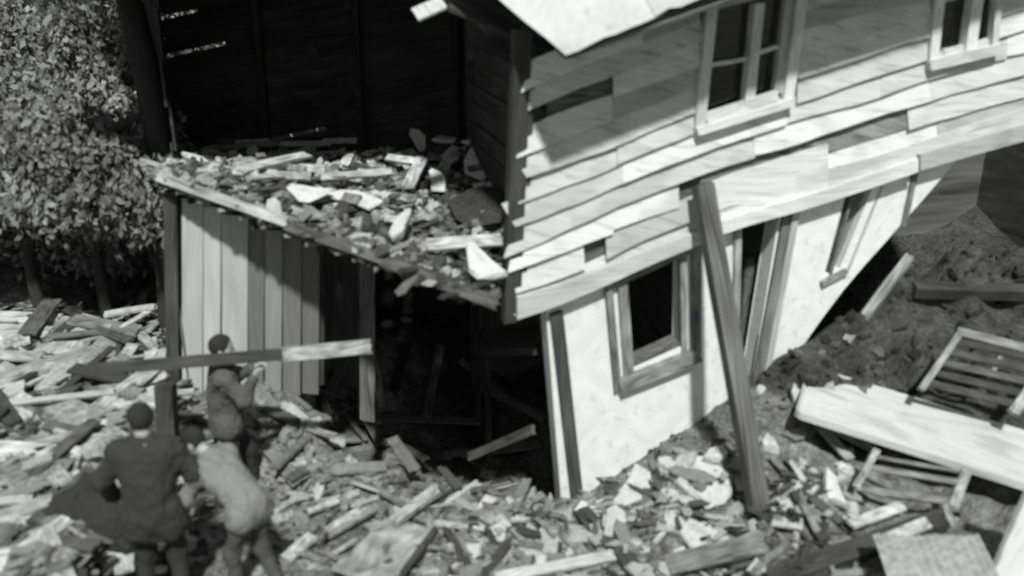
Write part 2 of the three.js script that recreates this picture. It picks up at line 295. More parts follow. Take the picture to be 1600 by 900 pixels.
{ // boarding behind the clapboards
  const outline = []; for (let x = 822; x <= 1780; x += 48) outline.push([x, lerpCurve(botPts, x) - 4]); for (let x = 1780; x >= 822; x -= 48) outline.push([x, lerpCurve(topPts, x)]);
  const g = new THREE.ExtrudeGeometry(polyShape(outline, [win1.inn, win2.inn]), { depth: 0.1, bevelEnabled: false });
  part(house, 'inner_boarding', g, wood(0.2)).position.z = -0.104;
  // ground-floor wall, whitewashed plaster, its foot broken off along the slope
  const foot = [[1492, 252], [1470, 278], [1441, 312], [1416, 340], [1388, 372], [1352, 412], [1318, 452], [1284, 497], [1254, 540], [1226, 575], [1200, 606], [1178, 640], [1150, 668], [1118, 690], [1080, 700], [1052, 708], [1020, 742], [986, 764], [950, 790], [903, 815], [880, 812]];
  const up = []; for (let x = 852; x <= 1480; x += 35) up.push([x, lerpCurve(botPts, x) - 10]);
  const wg = new THREE.ExtrudeGeometry(polyShape([...up, ...foot], [win3.inn, door.inn, win4.inn], -0.02), { depth: 0.2, bevelEnabled: true, bevelSize: 0.008, bevelThickness: 0.008, bevelSegments: 1 });
  part(house, 'plaster_wall', wg, plaster).position.z = -0.22;
}
function bar(parent, name, a, b, w, n0, n1, mat) {                // straight piece on the facade from pixel a to pixel b
  const A = L3(a[0], a[1], n0), B = L3(b[0], b[1], n0); A.z = B.z = (n0 + n1) / 2;
  const m = part(parent, name, pick(beams), mat); const L = along(m, A, B, V(0, 0, 1)); m.scale.set(L, n1 - n0, w); return m;
}
function pane(parent, quad, n, mat = glassM) { const s = polyShape(quad, [], n); const m = part(parent, 'pane', new THREE.ShapeGeometry(s), mat); m.position.z = n; return m; }
function grp(parent, name) { const o = new THREE.Group(); o.name = name; parent.add(o); return o; }
const mix = (a, b, t) => [a[0] + (b[0] - a[0]) * t, a[1] + (b[1] - a[1]) * t];
{ // upper window near the roof corner: two leaves of two panes
  const w = grp(house, 'window'); const [a, b, c, d] = win1.out, [ia, ib, ic, id] = win1.inn;
  bar(w, 'jamb', mix(d, id, 0.45), mix(a, ia, 0.45), 0.10, 0.03, 0.115, paint[0]);
  bar(w, 'jamb', mix(c, ic, 0.30), mix(b, ib, 0.30), 0.10, 0.03, 0.115, paint[1]);
  bar(w, 'lining', mix(c, ic, 0.82), mix(b, ib, 0.82), 0.08, 0.0, 0.07, paint[2]);
  bar(w, 'head', mix(a, ia, 0.5), mix(b, ib, 0.5), 0.11, 0.032, 0.112, paint[2]);
  bar(w, 'sill', [1080, 203], [1232, 156], 0.07, 0.03, 0.16, paint[1]);
  bar(w, 'apron', [1098, 184], [1212, 147], 0.09, 0.034, 0.10, paint[0]);
  bar(w, 'mullion', [1161, 176], [1179, 2], 0.095, -0.02, 0.085, paint[0]);
  bar(w, 'muntin', [1106, 101], [1166, 91], 0.035, -0.01, 0.045, paint[0]);
  bar(w, 'muntin', [1172, 85], [1217, 70], 0.035, -0.01, 0.045, paint[0]);
  const mid = t => mix([1178, 2], [1153, 162], t);
  const ql = t => mix(ia, id, t), qr = t => mix(ib, ic, t);
  for (const [t0, t1] of [[0, 0.5], [0.52, 1]]) { pane(w, [ql(t0), mid(t0), mid(t1), ql(t1)], -0.03); pane(w, [mid(t0), qr(t0), qr(t1), mid(t1)], -0.034); }
}
{ // far upper window
  const w = grp(house, 'window'); const [a, b, c, d] = win2.out, [ia, ib, ic, id] = win2.inn;
  bar(w, 'jamb', mix(d, id, 0.4), mix(a, ia, 0.4), 0.10, 0.03, 0.115, paint[1]);
  bar(w, 'jamb', mix(c, ic, 0.4), mix(b, ib, 0.4), 0.07, 0.03, 0.115, paint[0]);
  bar(w, 'head', mix(a, ia, 0.5), mix(b, ib, 0.5), 0.11, 0.032, 0.112, paint[2]);
  bar(w, 'sill', [1442, 101], [1552, 75], 0.10, 0.03, 0.14, paint[0]);
  bar(w, 'mullion', [1503, 88], [1517, -8], 0.12, -0.02, 0.09, paint[1]);
  bar(w, 'sash_rail', [1468, 84], [1540, 66], 0.08, -0.01, 0.06, paint[0]);
  pane(w, [ia, mix(ia, ib, 0.5), mix(id, ic, 0.5), id], -0.03); pane(w, [mix(ia, ib, 0.52), ib, ic, mix(id, ic, 0.52)], -0.03);
}
{ // ground-floor window: wide weathered casing, no glass left
  const w = grp(house, 'window'); const [a, b, c, d] = win3.out, [ia, ib, ic, id] = win3.inn, cm = wood(0.30), cm2 = wood(0.42);
  bar(w, 'jamb', [962, 606], [946, 432], 0.07, -0.03, 0.05, cm);
  bar(w, 'jamb', [980, 598], [968, 428], 0.10, -0.05, 0.028, cm2);
  bar(w, 'jamb', [1084, 548], [1084, 372], 0.09, -0.03, 0.04, cm);
  bar(w, 'lining', [1064, 553], [1062, 384], 0.06, -0.08, 0.0, cm2);
  bar(w, 'sill', [962, 598], [1088, 548], 0.13, -0.04, 0.09, cm2);
  bar(w, 'head', [950, 442], [1088, 380], 0.09, -0.034, 0.034, cm);
  { const A = L3(984, 577, -0.02), B = L3(1066, 540, -0.02); A.z = B.z = -0.14; A.y += 0.02; B.y += 0.02; plankPart(w, 'added_dark_sill', A, B, 0.22, 0.03, wood(0.2), V(0, 1, 0), flats); }  // added dark board covering the sunlit plaster edge, so the opening reads shaded
}
{ // doorway and slit window casings
  const d = grp(house, 'doorway'), cm = wood(0.5), cp2 = paint[2];
  bar(d, 'jamb', [1172, 618], [1226, 322], 0.09, -0.06, 0.03, wood(0.3));
  bar(d, 'jamb', [1186, 616], [1240, 320], 0.07, -0.03, 0.05, cp2);
  bar(d, 'jamb', [1144, 560], [1148, 350], 0.07, -0.05, 0.03, cm);
  bar(d, 'door_head', [1146, 352], [1236, 326], 0.06, -0.05, 0.02, wood(0.3));
  const w = grp(house, 'narrow_window');
  bar(w, 'jamb', [1286, 432], [1322, 300], 0.035, -0.12, -0.008, wood(0.25));
  bar(w, 'jamb', [1314, 420], [1368, 286], 0.035, -0.12, -0.008, cp2);
  bar(w, 'sill', [1278, 441], [1318, 420], 0.06, -0.05, 0.03, wood(0.4));
  pane(w, win4.inn, -0.1);
  bar(house, 'wall_batten', [1409, 352], [1428, 262], 0.05, -0.02, 0.03, wood(0.34));
}
{ // corner posts, open end, floors, back
  const q = (a, b, w, n0, n1, m, name = 'corner_post') => bar(house, name, a, b, w, n0, n1, m);
  q([795, 500], [812, 40], 0.15, -0.06, 0.07, darkWood[1]); q([812, 470], [826, 120], 0.07, -0.03, 0.05, darkWood[0]);
  q([895, 800], [857, 470], 0.13, -0.22, 0.03, darkWood[0]); q([882, 800], [846, 480], 0.09, -0.34, -0.05, darkWood[1]);
  // torn end wall of the upper storey: boards coloured dark as shade, running back from the corner
  const tb = fac(800, 495)[1], tt = fac(800, 120)[1];
  for (let i = 0; i < 10; i++) { const y = tb + (tt - tb) * (i + 0.5) / 10; const m = part(house, 'end_board', pick(planks), pick(shadeWood)); lay(m, V(-0.02, y, -0.05), V(-0.02 + rr(-0.02, 0.02), y + rr(-0.02, 0.05), -3.4 + rr(0, 0.6)), (tt - tb) / 10 - 0.01, 0.03, V(1, 0, 0)); }
  // floor between the storeys, following the sag
  const strip = (pts, dy, depth, mat, name, th) => { const sh = new THREE.Shape(); const Q = pts.map(p => fac(p[0], p[1])); sh.moveTo(Q[0][0], Q[0][1] + dy); for (const k of Q.slice(1)) sh.lineTo(k[0], k[1] + dy); for (const k of Q.slice().reverse()) sh.lineTo(k[0], k[1] + dy + th); const m = part(house, name, new THREE.ExtrudeGeometry(sh, { depth, bevelEnabled: false }), mat); m.position.z = -depth - 0.11; return m; };
  strip(botPts.filter(p => p[0] > 830 && p[0] < 1800), 0.04, 3.6, wood(0.2), 'upper_floor', 0.1);
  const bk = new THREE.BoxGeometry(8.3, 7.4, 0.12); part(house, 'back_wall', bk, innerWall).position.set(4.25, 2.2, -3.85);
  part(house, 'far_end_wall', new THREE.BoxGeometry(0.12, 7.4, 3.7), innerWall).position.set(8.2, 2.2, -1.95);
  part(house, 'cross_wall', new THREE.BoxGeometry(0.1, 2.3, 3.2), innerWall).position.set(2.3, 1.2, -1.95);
  for (let i = 3; i < 5; i++) plankPart(house, 'stud', V(0.02, -0.9, -0.7 - i * 0.6), V(0.0, 2.0, -0.7 - i * 0.6), 0.09, 0.07, darkWood[1], V(1, 0, 0), beams);
  plankPart(house, 'brace', V(-0.04, 0.75, -0.25), V(-0.5, -0.1, -1.3), 0.10, 0.04, darkWood[2], V(1, 0.2, 0.3), beams);
  plankPart(house, 'brace', V(-0.02, 1.6, -0.3), V(-0.2, 0.9, -1.9), 0.08, 0.04, darkWood[1], V(1, 0.2, 0.3), beams);
}
{ // roof: felted sheets over boards, the near corner torn
  const roof = grp(house, 'roof');
  const ridge = 1.9, rise = 1.3, over = 0.85;
  const eave = px => { const q = fac(px, lerpCurve([[780, 126], [886, 84], [1090, 1], [1250, -54], [1440, -114], [1600, -158], [1800, -200]], px), over); return V(q[0], q[1], over); };
  const E = []; for (let x = 884; x <= 1800; x += 20) E.push(eave(x));
  const sheet = (i0, i1, skew, mat, dz) => {
    const nu = i1 - i0, nv = 14, g = new THREE.PlaneGeometry(1, 1, nu, nv), p = g.attributes.position, uv = g.attributes.uv;
    for (let j = 0; j <= nv; j++) for (let i = 0; i <= nu; i++) {
      const k = j * (nu + 1) + i, e = E[i0 + i], t = 1 - j / nv;      // t = 0 at the eave
      const edge = 0.025 * nz(i * 0.8 + i0, 3.3) * (1 - t), wav = 0.03 * nz(e.x * 2.3, t * 3 + dz * 90) + 0.012 * nz(e.x * 8, t * 9);
      const sk = skew * t * (1 - i / nu) + (i === 0 && skew ? 0.05 * nz(t * 14, 2) : 0);
      p.setXYZ(k, e.x - sk, e.y + rise * t * 1.25 + wav + edge + dz, over - (over + ridge) * t + edge); uv.setXY(k, e.x * 0.4, t);
    }
    g.computeVertexNormals(); return part(roof, 'roof_sheet', g, mat);
  };
  const rm = [M(0.56, plasterT), M(0.50, plasterT), M(0.53, plasterT)];
  for (let i = 0, k = 0; i < E.length - 1; i += 7, k++) sheet(i, Math.min(E.length - 1, i + 8), i === 0 ? 1.5 : 0, rm[k % 3], k % 2 ? 0.012 : 0);
  // boards under the sheets
  for (let i = 0; i < 7; i++) { const t = (i + 0.5) / 7, a = E[1], b = E[E.length - 1]; const f = e => V(e.x, e.y + rise * t * 1.25 - 0.13, over - (over + ridge) * t); const A = f(a); A.x -= t * 1.2 + 0.05; plankPart(roof, 'roof_board', A, f(E[14]), 0.32, 0.03, greyWood[1], V(0, 1, 0.5)); plankPart(roof, 'roof_board', f(E[14]), f(b), 0.32, 0.03, greyWood[1], V(0, 1, 0.5)); }
  part(roof, 'back_slope', new THREE.BoxGeometry(9.4, 0.05, 2.6), greyWood[1]).position.set(4.0, E[20].y + 1.1, -3.1);
  // torn boards and battens hanging at the near corner
  const torn = [[[884, 92], [700, 8], -0.1, 0.16, 1], [[872, 104], [780, 30], -0.25, 0.14, 1], [[850, 74], [712, -4], -0.5, 0.2, 0], [[800, 46], [690, -10], -0.8, 0.22, 2], [[768, 50], [735, 12], -0.35, 0.10, 2], [[830, 96], [795, 40], -0.2, 0.08, 0]];
  for (const [a, b, n, w, k] of torn) { const A = L3(a[0], a[1], n), B = L3(b[0], b[1], n - 0.5); B.z = n - 0.5; plankPart(roof, 'torn_batten', A, B, w, 0.035, darkWood[k], V(0.1, 1, 0.3)); }
  const A = L3(648, 24, -0.7), B = L3(694, 4, -0.7); plankPart(roof, 'torn_sheet', A, B, 0.2, 0.02, M(0.6, plasterT), V(0.15, 0.9, 0.4));
}
console.log('house');
const FACW = (px, py, n) => { const q = fac(px, py, n); return HO.clone().addScaledVector(HS, q[0]).addScaledVector(HN, n).add(V(0, q[1], 0)); };

// leaning prop
{
  const A = FACW(1097, 284, 0.2), b = hit(1186, 812), B = P(1188, 806, -b.z + 0.05);
  plankThing('prop_post', A, B, 0.17, 0.14, darkWood[2], HN, 'long weathered timber prop leaning against the white house beside its doorway', 'timber prop', null, beams).material = wood(0.2);
}

// ------------------------------------------------------------------ the dark timber wing behind the shed
{
  const B0 = V(-2.3, 1.0, -12.6);
  const wing = thing('ruined_wing', 'dark open-fronted timber wing behind the debris-covered shed roof', 'building', B0);
  const slope = 0.2;
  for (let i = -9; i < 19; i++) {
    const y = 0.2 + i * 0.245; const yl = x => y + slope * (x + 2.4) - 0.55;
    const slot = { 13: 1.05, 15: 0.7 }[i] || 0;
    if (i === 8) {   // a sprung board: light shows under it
      plankPart(wing, 'wall_board', V(-2.4, yl(-2.4), 0), V(-1.72, yl(-1.72), 0), 0.27, 0.025, shadeWood[0], V(0, 0, 1)); plankPart(wing, 'wall_board', V(-1.76, yl(-1.76) + 0.05, 0.03), V(-0.9, yl(-0.9) + 0.04, 0.03), 0.17, 0.025, shadeWood[2], V(0, 0, 1)); plankPart(wing, 'wall_board', V(-0.92, yl(-0.92) + 0.04, 0.035), V(-0.1, yl(-0.1) + 0.045, 0.03), 0.17, 0.025, shadeWood[1], V(0, 0, 1)); plankPart(wing, 'wall_board', V(-0.3, yl(-0.3), -0.028), V(2.9, yl(2.9), -0.03), 0.27, 0.025, shadeWood[0], V(0, 0, 1)); continue;
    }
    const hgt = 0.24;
    if (slot) { plankPart(wing, 'wall_board', V(-2.4, yl(-2.4) - 0.035, 0), V(-2.4 + slot, yl(-2.4 + slot) - 0.02, 0), hgt - 0.06, 0.025, shadeWood[0], V(0, 0, 1)); plankPart(wing, 'wall_board', V(-2.4 + slot - 0.2, yl(-2.4 + slot - 0.2), -0.028), V(2.9, yl(2.9), 0), hgt, 0.025, shadeWood[1], V(0, 0, 1)); }
    else { const m = rr(-0.6, 0.8); plankPart(wing, 'wall_board', V(-2.4, yl(-2.4), 0), V(m, yl(m), 0), hgt + 0.03, 0.025, pick(shadeWood), V(0, 0, 1)); plankPart(wing, 'wall_board', V(m - 0.45, yl(m - 0.45), -0.028), V(2.9, yl(2.9), -0.03), hgt + 0.03, 0.025, pick(shadeWood), V(0, 0, 1)); }
  }
  plankPart(wing, 'corner_post', V(-2.42, -0.6, 0.08), V(-2.42, 5.0, 0.08), 0.16, 0.16, shadeWood[0], V(0, 0, 1), beams);
  for (const x of [-1.1, 0.2, 1.5]) plankPart(wing, 'stud', V(x, -0.5, 0.09), V(x + 0.05, 4.8, 0.09), 0.1, 0.1, shadeWood[1], V(0, 0, 1), beams);
  for (let i = 0; i < 17; i++) { const x = -2.75 + i * 0.31, f = (i > 11 ? 2.35 : 3.35) + rr(-0.08, 0.08), fy = z => 4.62 - z * 0.19 + x * 0.03; plankPart(wing, 'roof_board', V(x, fy(f), f), V(x + 0.02, fy(-0.7), -0.7), 0.35, 0.03, shadeWood[2], V(0, 1, 0), flats); plankPart(wing, 'roof_lining', V(x + 0.155, fy(f - 0.1) + 0.035, f - 0.1), V(x + 0.17, fy(-0.7) + 0.035, -0.7), 0.33, 0.025, shadeWood[0], V(0, 1, 0), flats); }  // roof out of view, drawn forward to shade the open wing
  for (const z of [0.2, 1.4, 2.2]) plankPart(wing, 'purlin', V(-2.7, 4.46 - z * 0.19, z), V(2.3, 4.62 - z * 0.19, z), 0.1, 0.1, shadeWood[1], V(0, 1, 0), beams);
  // added left side wall, skewed edge-on to block light from the left
  for (let i = 0; i < 17; i++) { const y = -0.1 + i * 0.26; plankPart(wing, 'added_side_board', V(-2.44, y, -0.05), V(-1.55, y + rr(-0.02, 0.02), 2.3 + rr(-0.1, 0.1)), 0.28, 0.025, pick(shadeWood), V(1, 0, 0.35), flats); }
}

// ------------------------------------------------------------------ the shed
const shedBL = P(246, 274, 8.86), shedFR = P(778, 476, 7.5), shedBR = P(806, 236, 11.3), shedBBL = P(262, 246, 11.4);
function roofAt(u, v) {                          // u 0..1 left to right, v 0..1 front to back
  const a = shedBL.clone().lerp(shedFR, u), b = shedBBL.clone().lerp(shedBR, u), p = a.lerp(b, v);
  p.y += -0.10 * Math.sin(u * 3.1) * (1 - v) * 0.4; return p;
}
function roofHit(px, py) {                       // the point of the shed roof on a line of sight
  let best = null, bd = 1e9; const r = ray(px, py).normalize();
  for (let i = 0; i <= 40; i++) for (let j = 0; j <= 40; j++) { const p = roofAt(i / 40, j / 40), d = p.clone().sub(camera.position), c = d.clone().addScaledVector(r, -d.dot(r)).lengthSq(); if (c < bd) { bd = c; best = p; } }
  return best;
}
{
  const base = P(390, 612, 9.0);
  const shed = thing('plank_shed', 'low plank shed with a sloping roof buried in debris, left of the dark gap', 'shed', base);
  const lw = v => v.clone().sub(base);
  const edge = x => 274 + (x - 246) * (476 - 274) / (778 - 246);
  // front boards
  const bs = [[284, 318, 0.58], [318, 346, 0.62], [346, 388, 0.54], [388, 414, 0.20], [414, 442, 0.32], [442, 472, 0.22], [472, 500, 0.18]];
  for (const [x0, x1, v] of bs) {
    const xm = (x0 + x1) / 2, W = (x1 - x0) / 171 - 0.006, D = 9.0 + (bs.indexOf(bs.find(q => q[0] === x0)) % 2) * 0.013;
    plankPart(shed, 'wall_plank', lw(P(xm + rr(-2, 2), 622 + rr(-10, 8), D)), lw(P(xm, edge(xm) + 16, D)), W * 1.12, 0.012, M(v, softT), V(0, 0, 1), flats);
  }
  for (const [x0, x1] of [[560, 588]]) { const xm = (x0 + x1) / 2; plankPart(shed, 'wall_plank', lw(P(xm, 660, 9.35)), lw(P(xm, edge(xm) + 8, 9.35)), (x1 - x0) / 168, 0.025, greyWood[1], V(0, 0, 1)); }
  // left side, back and inside
  for (let i = 0; i < 8; i++) { const D = 9.1 + i * 0.25; const X = P(279, 450, 9).x; plankPart(shed, 'side_plank', lw(V(X - 0.02, 0.6, -D)), lw(V(X - 0.02, 2.95, -D)), 0.24, 0.025, greyWood[1], V(1, 0, 0)); }
  plankPart(shed, 'corner_post', lw(P(273, 622, 8.98)), lw(P(268, 292, 8.98)), 0.13, 0.12, darkWood[0], V(0, 0, 1), beams);
  plankPart(shed, 'door_post', lw(P(502, 600, 9.1)), lw(P(502, edge(502) + 12, 9.1)), 0.08, 0.09, darkWood[1], V(0, 0, 1), beams);
  for (let i = 0; i < 8; i++) { const X = -3.6 + i * 0.235; plankPart(shed, 'back_plank', lw(V(X, -1.5, -11.15 + rr(-0.02, 0.02))), lw(V(X, 2.95, -11.15)), 0.25, 0.025, greyWood[1], V(0, 0, 1)); }
  // roof
  for (let i = 0; i < 15; i++) { const u = (i + 0.5) / 15; const A = roofAt(u, 0), B = roofAt(u, 1); A.y -= 0.05; B.y -= 0.05; plankPart(shed, 'roof_board', lw(A), lw(B), 0.23 + rr(0, 0.03), 0.03, pick(greyWood), V(0, 1, 0)); }
  plankPart(shed, 'fascia', lw(P(246, 276, 8.83)), lw(P(452, 349, 8.29)), 0.10, 0.06, wood(0.55), V(0, 0.6, 1), beams);
  plankPart(shed, 'fascia', lw(P(446, 352, 8.3)), lw(P(600, 406, 7.94)), 0.10, 0.05, darkWood[2], V(0, 0.6, 1), beams);
  plankPart(shed, 'fascia', lw(P(596, 406, 7.95)), lw(P(780, 476, 7.48)), 0.12, 0.05, darkWood[2], V(0, 0.6, 1), beams);
  for (let i = 0; i < 5; i++) { const u = 0.1 + i * 0.2, A = roofAt(u, 0.02), B = roofAt(u, 0.98); A.y -= 0.12; B.y -= 0.12; plankPart(shed, 'rafter', lw(A), lw(B), 0.07, 0.1, darkWood[1], V(0, 1, 0), beams); }
}
console.log('shed');

// ------------------------------------------------------------------ debris
const up0 = () => V(rr(-0.3, 0.3), 1, rr(-0.1, 0.5)).normalize();
// big pieces the photograph shows, by where they lie: [from px,py], [to px,py], width m, tone pool, lift
const key = (x1, y1, x2, y2, W, T, mat, label, lift = 0.05, upv, pool) => { const A = hit(x1, y1, lift), B = hit(x2, y2, lift); return plankThing('broken_plank', A, B, W, T, mat, upv || V(0, 1, 0.35), label, 'plank', null, pool); };
key(-30, 492, 92, 500, 0.2, 0.03, paleWood[1], 'pale plank topmost in the stack at the left edge of the photo', 0.16);
key(-40, 512, 78, 520, 0.2, 0.03, paleWood[0], 'pale plank second in the stack at the left edge', 0.12);
key(-30, 552, 48, 540, 0.32, 0.03, paleWood[1], 'wide white board jutting in from the left edge below the stack', 0.1);
key(92, 556, 152, 496, 0.36, 0.03, paleWood[1], 'wide pale board tilted up in front of the dark bushes', 0.14, V(0.3, 0.8, 0.6));
key(150, 560, 196, 512, 0.3, 0.03, greyWood[2], 'grey board propped beside the tilted pale board', 0.12, V(0.3, 0.8, 0.6));
key(-10, 620, 60, 584, 0.26, 0.03, paleWood[1], 'bright splintered board low at the left edge', 0.12);
key(0, 648, 62, 628, 0.2, 0.03, paleWood[0], 'narrow bright board under the splintered one at the left edge', 0.1);
key(58, 590, 146, 580, 0.42, 0.03, paleWood[2], 'broad light board lying flat in the middle of the left heap', 0.1);
key(64, 640, 130, 668, 0.5, 0.03, wood(0.45), 'broad grey sheet of boarding lying on the left heap', 0.1);
key(200, 566, 264, 548, 0.16, 0.03, paleWood[1], 'short bright board under the carried beam near the shed corner', 0.14);
key(118, 646, 256, 600, 0.09, 0.05, darkWood[1], 'dark slanting beam across the left heap', 0.12, null, beams);
key(160, 644, 258, 612, 0.06, 0.03, paleWood[0], 'thin pale batten slanting beside the dark beam', 0.14);
key(130, 638, 250, 634, 0.07, 0.03, paleWood[1], 'thin bright batten lying level above the man in the dark jacket', 0.16);
key(-40, 706, 140, 722, 0.3, 0.03, paleWood[1], 'long bright board reaching in from the left edge', 0.14);
key(40, 690, 190, 686, 0.12, 0.03, greyWood[2], 'grey batten lying level across the left heap', 0.16);
key(142, 690, 176, 770, 0.2, 0.03, greyWood[2], 'grey board standing aslant beside the man in the dark jacket', 0.2, V(0.2, 0.6, 0.8));
key(-30, 765, 50, 760, 0.14, 0.03, greyWood[2], 'grey plank at the left edge beside the dark cloth heap', 0.12);
key(-30, 786, 52, 780, 0.08, 0.03, paleWood[0], 'pale lath at the left edge beside the dark cloth heap', 0.12);
key(-20, 838, 52, 806, 0.06, 0.03, paleWood[1], 'bright lath slanting up in the lower left corner', 0.14);
key(110, 826, 178, 838, 0.34, 0.03, paleWood[2], 'pale board lying below the dark cloth heap', 0.16);
key(612, 818, 682, 766, 0.10, 0.06, paleWood[0], 'bright broken plank pointing at the dark gap', 0.16);
key(560, 905, 650, 820, 0.5, 0.03, wood(0.5), 'broad pale boarding lying at the bottom edge below the gap', 0.1);
key(626, 900, 682, 826, 0.05, 0.04, darkWood[0], 'thin dark stick across the pale boarding', 0.17);
key(480, 800, 530, 782, 0.06, 0.03, paleWood[0], 'short pale lath beside the dark gap', 0.1);
key(770, 905, 960, 868, 0.10, 0.04, paleWood[1], 'bright slat at the bottom edge left of the fallen dark beam', 0.14);
key(908, 802, 1000, 905, 0.17, 0.12, darkWood[0], 'fallen dark beam at the foot of the house corner', 0.1, null, beams);
key(1200, 908, 1476, 812, 0.16, 0.12, darkWood[1], 'thick dark beam lying aslant below the bed frame', 0.1, null, beams);
key(1328, 820, 1412, 790, 0.10, 0.03, paleWood[1], 'bright short board above the thick dark beam', 0.14);
key(1378, 846, 1452, 816, 0.10, 0.03, paleWood[1], 'bright short board resting on the thick dark beam', 0.26);
key(1216, 790, 1340, 745, 0.14, 0.02, paleWood[0], 'curled white strip in front of the lower bed end', 0.1);
key(1040, 884, 1200, 846, 0.2, 0.03, greyWood[1], 'grey board in the rubble left of the thick dark beam', 0.1);
key(1322, 535, 1424, 398, 0.09, 0.06, greyWood[2], 'grey plank sticking out of the dark earth bank', 0.12);
key(1425, 452, 1640, 458, 0.14, 0.12, darkWood[1], 'dark beam lying level high on the earth bank', 0.14, null, beams);
// the beam that is carried: straight from shoulder to shoulder
const beamA = P(148, 575, 7.5), beamB = P(582, 541, 7.5);
{
  const o = thing('carried_beam', 'long dark beam with a pale end carried level before the shed', 'beam', beamA.clone());
  const q = (x, y) => P(x, y, 7.5).sub(beamA);
  plankPart(o, 'beam', q(148, 577), q(446, 553), 0.11, 0.07, darkWood[1], V(0, 0.45, 1), beams);
  plankPart(o, 'pale_end', q(436, 555), q(582, 541), 0.13, 0.05, paleWood[2], V(0, 0.5, 1), beams);
}
// standing post beside the man in the dark jacket
{ const b = hit(266, 752); plankThing('dark_post', V(b.x, b.y - 0.2, b.z), P(258, 596, -b.z), 0.16, 0.14, darkWood[0], V(0, 0, 1), 'dark upright post behind the man in the dark jacket', 'post', null, beams); }

// scattered planks (things), by zone
const marks = [[20, 505, 'by the plank stack at the left edge'], [140, 520, 'below the dark low trees'], [235, 520, 'against the left side of the shed'], [40, 600, 'at the left edge of the heap'], [130, 610, 'under the left end of the carried beam'], [230, 630, 'by the dark upright post'], [20, 690, 'at the left edge above the dark cloth heap'], [120, 690, 'above the dark cloth heap'], [190, 800, 'between the dark cloth heap and the dark jacket'], [20, 850, 'in the lower left corner'], [130, 860, 'at the bottom edge below the dark cloth heap'], [320, 800, 'between the dark jacket and the pale shirt'], [420, 640, 'at the foot of the shed planks'], [520, 620, 'at the foot of the shed opening'], [460, 720, 'right of the pale shirt'], [580, 700, 'at the left lip of the dark gap'], [500, 830, 'on the bare ground right of the pale shirt'], [600, 860, 'by the broad pale boarding'], [740, 860, 'at the bottom edge in the middle'], [700, 780, 'at the front lip of the dark gap'], [850, 820, 'left of the fallen dark beam'], [960, 780, 'at the foot of the white wall'], [960, 870, 'beside the fallen dark beam'], [1080, 760, 'by the big slab left of the prop'], [1090, 860, 'by the big grey foreground slab'], [1180, 800, 'at the foot of the prop'], [1190, 690, 'just right of the prop'], [1220, 620, 'below the doorway'], [1290, 540, 'along the broken wall foot'], [1260, 850, 'at the near end of the thick dark beam'], [1300, 760, 'left of the lower bed end'], [1380, 450, 'high on the earth bank'], [1330, 620, 'by the corner of the white tabletop'], [1400, 880, 'below the thick dark beam'], [1500, 830, 'under the white corner board'], [600, 620, 'in the left part of the dark gap'], [700, 660, 'deep in the dark gap'], [810, 680, 'in the gap beside the corner post'],
  [300, 262, 'at the left end of the shed roof'], [400, 280, 'left of the middle of the shed roof'], [480, 330, 'at the front edge of the shed roof'], [520, 280, 'in the middle of the shed roof'], [590, 340, 'at the front of the shed roof, right of the middle'], [640, 260, 'by the bright Y on the shed roof'], [740, 260, 'by the corner post on the shed roof'], [690, 340, 'by the dark sheet on the shed roof'], [700, 420, 'at the sunken right end of the shed roof']];
function where(px, py, roof) { let b = '', d = 1e9; marks.forEach(([x, y, t], i) => { if ((i >= marks.length - 9) !== !!roof) return; const q = (x - px) ** 2 + ((y - py) * 1.3) ** 2; if (q < d) { d = q; b = t; } }); return b; }
const tone = m => { const v = m.color.g; return v > 0.6 ? 'white' : v > 0.44 ? 'pale' : v > 0.19 ? 'grey' : 'dark'; };
function scatter(n, x0, x1, y0, y1, lens, wid, pools, label, group, lift = 0.12, dirn = null) {
  for (let i = 0; i < n; i++) {
    const sx = rr(x0, x1), sy = rr(y0, y1), c = hit(sx, sy); const L = rr(...lens), a = dirn === null ? rr(0, 6.28) : dirn + rr(-0.6, 0.6);
    const d = V(Math.cos(a), rr(-0.22, 0.28), Math.sin(a)).normalize().multiplyScalar(L / 2);
    const A = c.clone().sub(d), B = c.clone().add(d); const l = rr(0, lift);
    A.y = Math.max(A.y, gy(A.x, -A.z) - 0.02) + l; B.y = Math.max(B.y, gy(B.x, -B.z) - 0.02) + l;
    const wd = rr(...wid), mt = pick(pick(pools)); plankThing('broken_plank', A, B, wd, rr(0.018, 0.035), mt, up0(), `${L > 0.7 ? 'long' : L > 0.4 ? 'medium' : 'short'} ${wd > 0.13 ? 'broad' : 'narrow'} ${tone(mt)} plank ${where(sx, sy)}`, 'plank', group);
  }
}
scatter(74, -40, 262, 500, 660, [0.3, 1.2], [0.07, 0.24], [paleWood, paleWood, greyWood, darkWood], 'loose splintered plank in the heap left of the shed', 'splintered planks heaped left of the shed', 0.2);
scatter(64, -40, 240, 650, 905, [0.25, 1.0], [0.06, 0.2], [paleWood, greyWood, greyWood, darkWood], 'loose splintered plank around the men at lower left', 'splintered planks around the men', 0.14);
scatter(34, 400, 620, 610, 760, [0.2, 0.8], [0.05, 0.14], [greyWood, greyWood, darkWood, paleWood], 'loose broken plank on the ground below the shed', 'broken planks below the shed', 0.1);
scatter(22, 440, 900, 780, 900, [0.15, 0.6], [0.04, 0.12], [greyWood, paleWood], 'loose broken lath in the rubble at bottom centre', 'broken laths at bottom centre', 0.1);
scatter(22, 1180, 1330, 700, 900, [0.15, 0.6], [0.04, 0.12], [greyWood, darkWood, paleWood], 'loose broken lath in the rubble at lower right', 'broken laths at lower right', 0.1);
scatter(12, 560, 850, 560, 740, [0.6, 1.6], [0.08, 0.16], [darkWood, greyWood], 'dark broken timber lying in the shaded gap', 'dark timbers in the gap', 0.2);
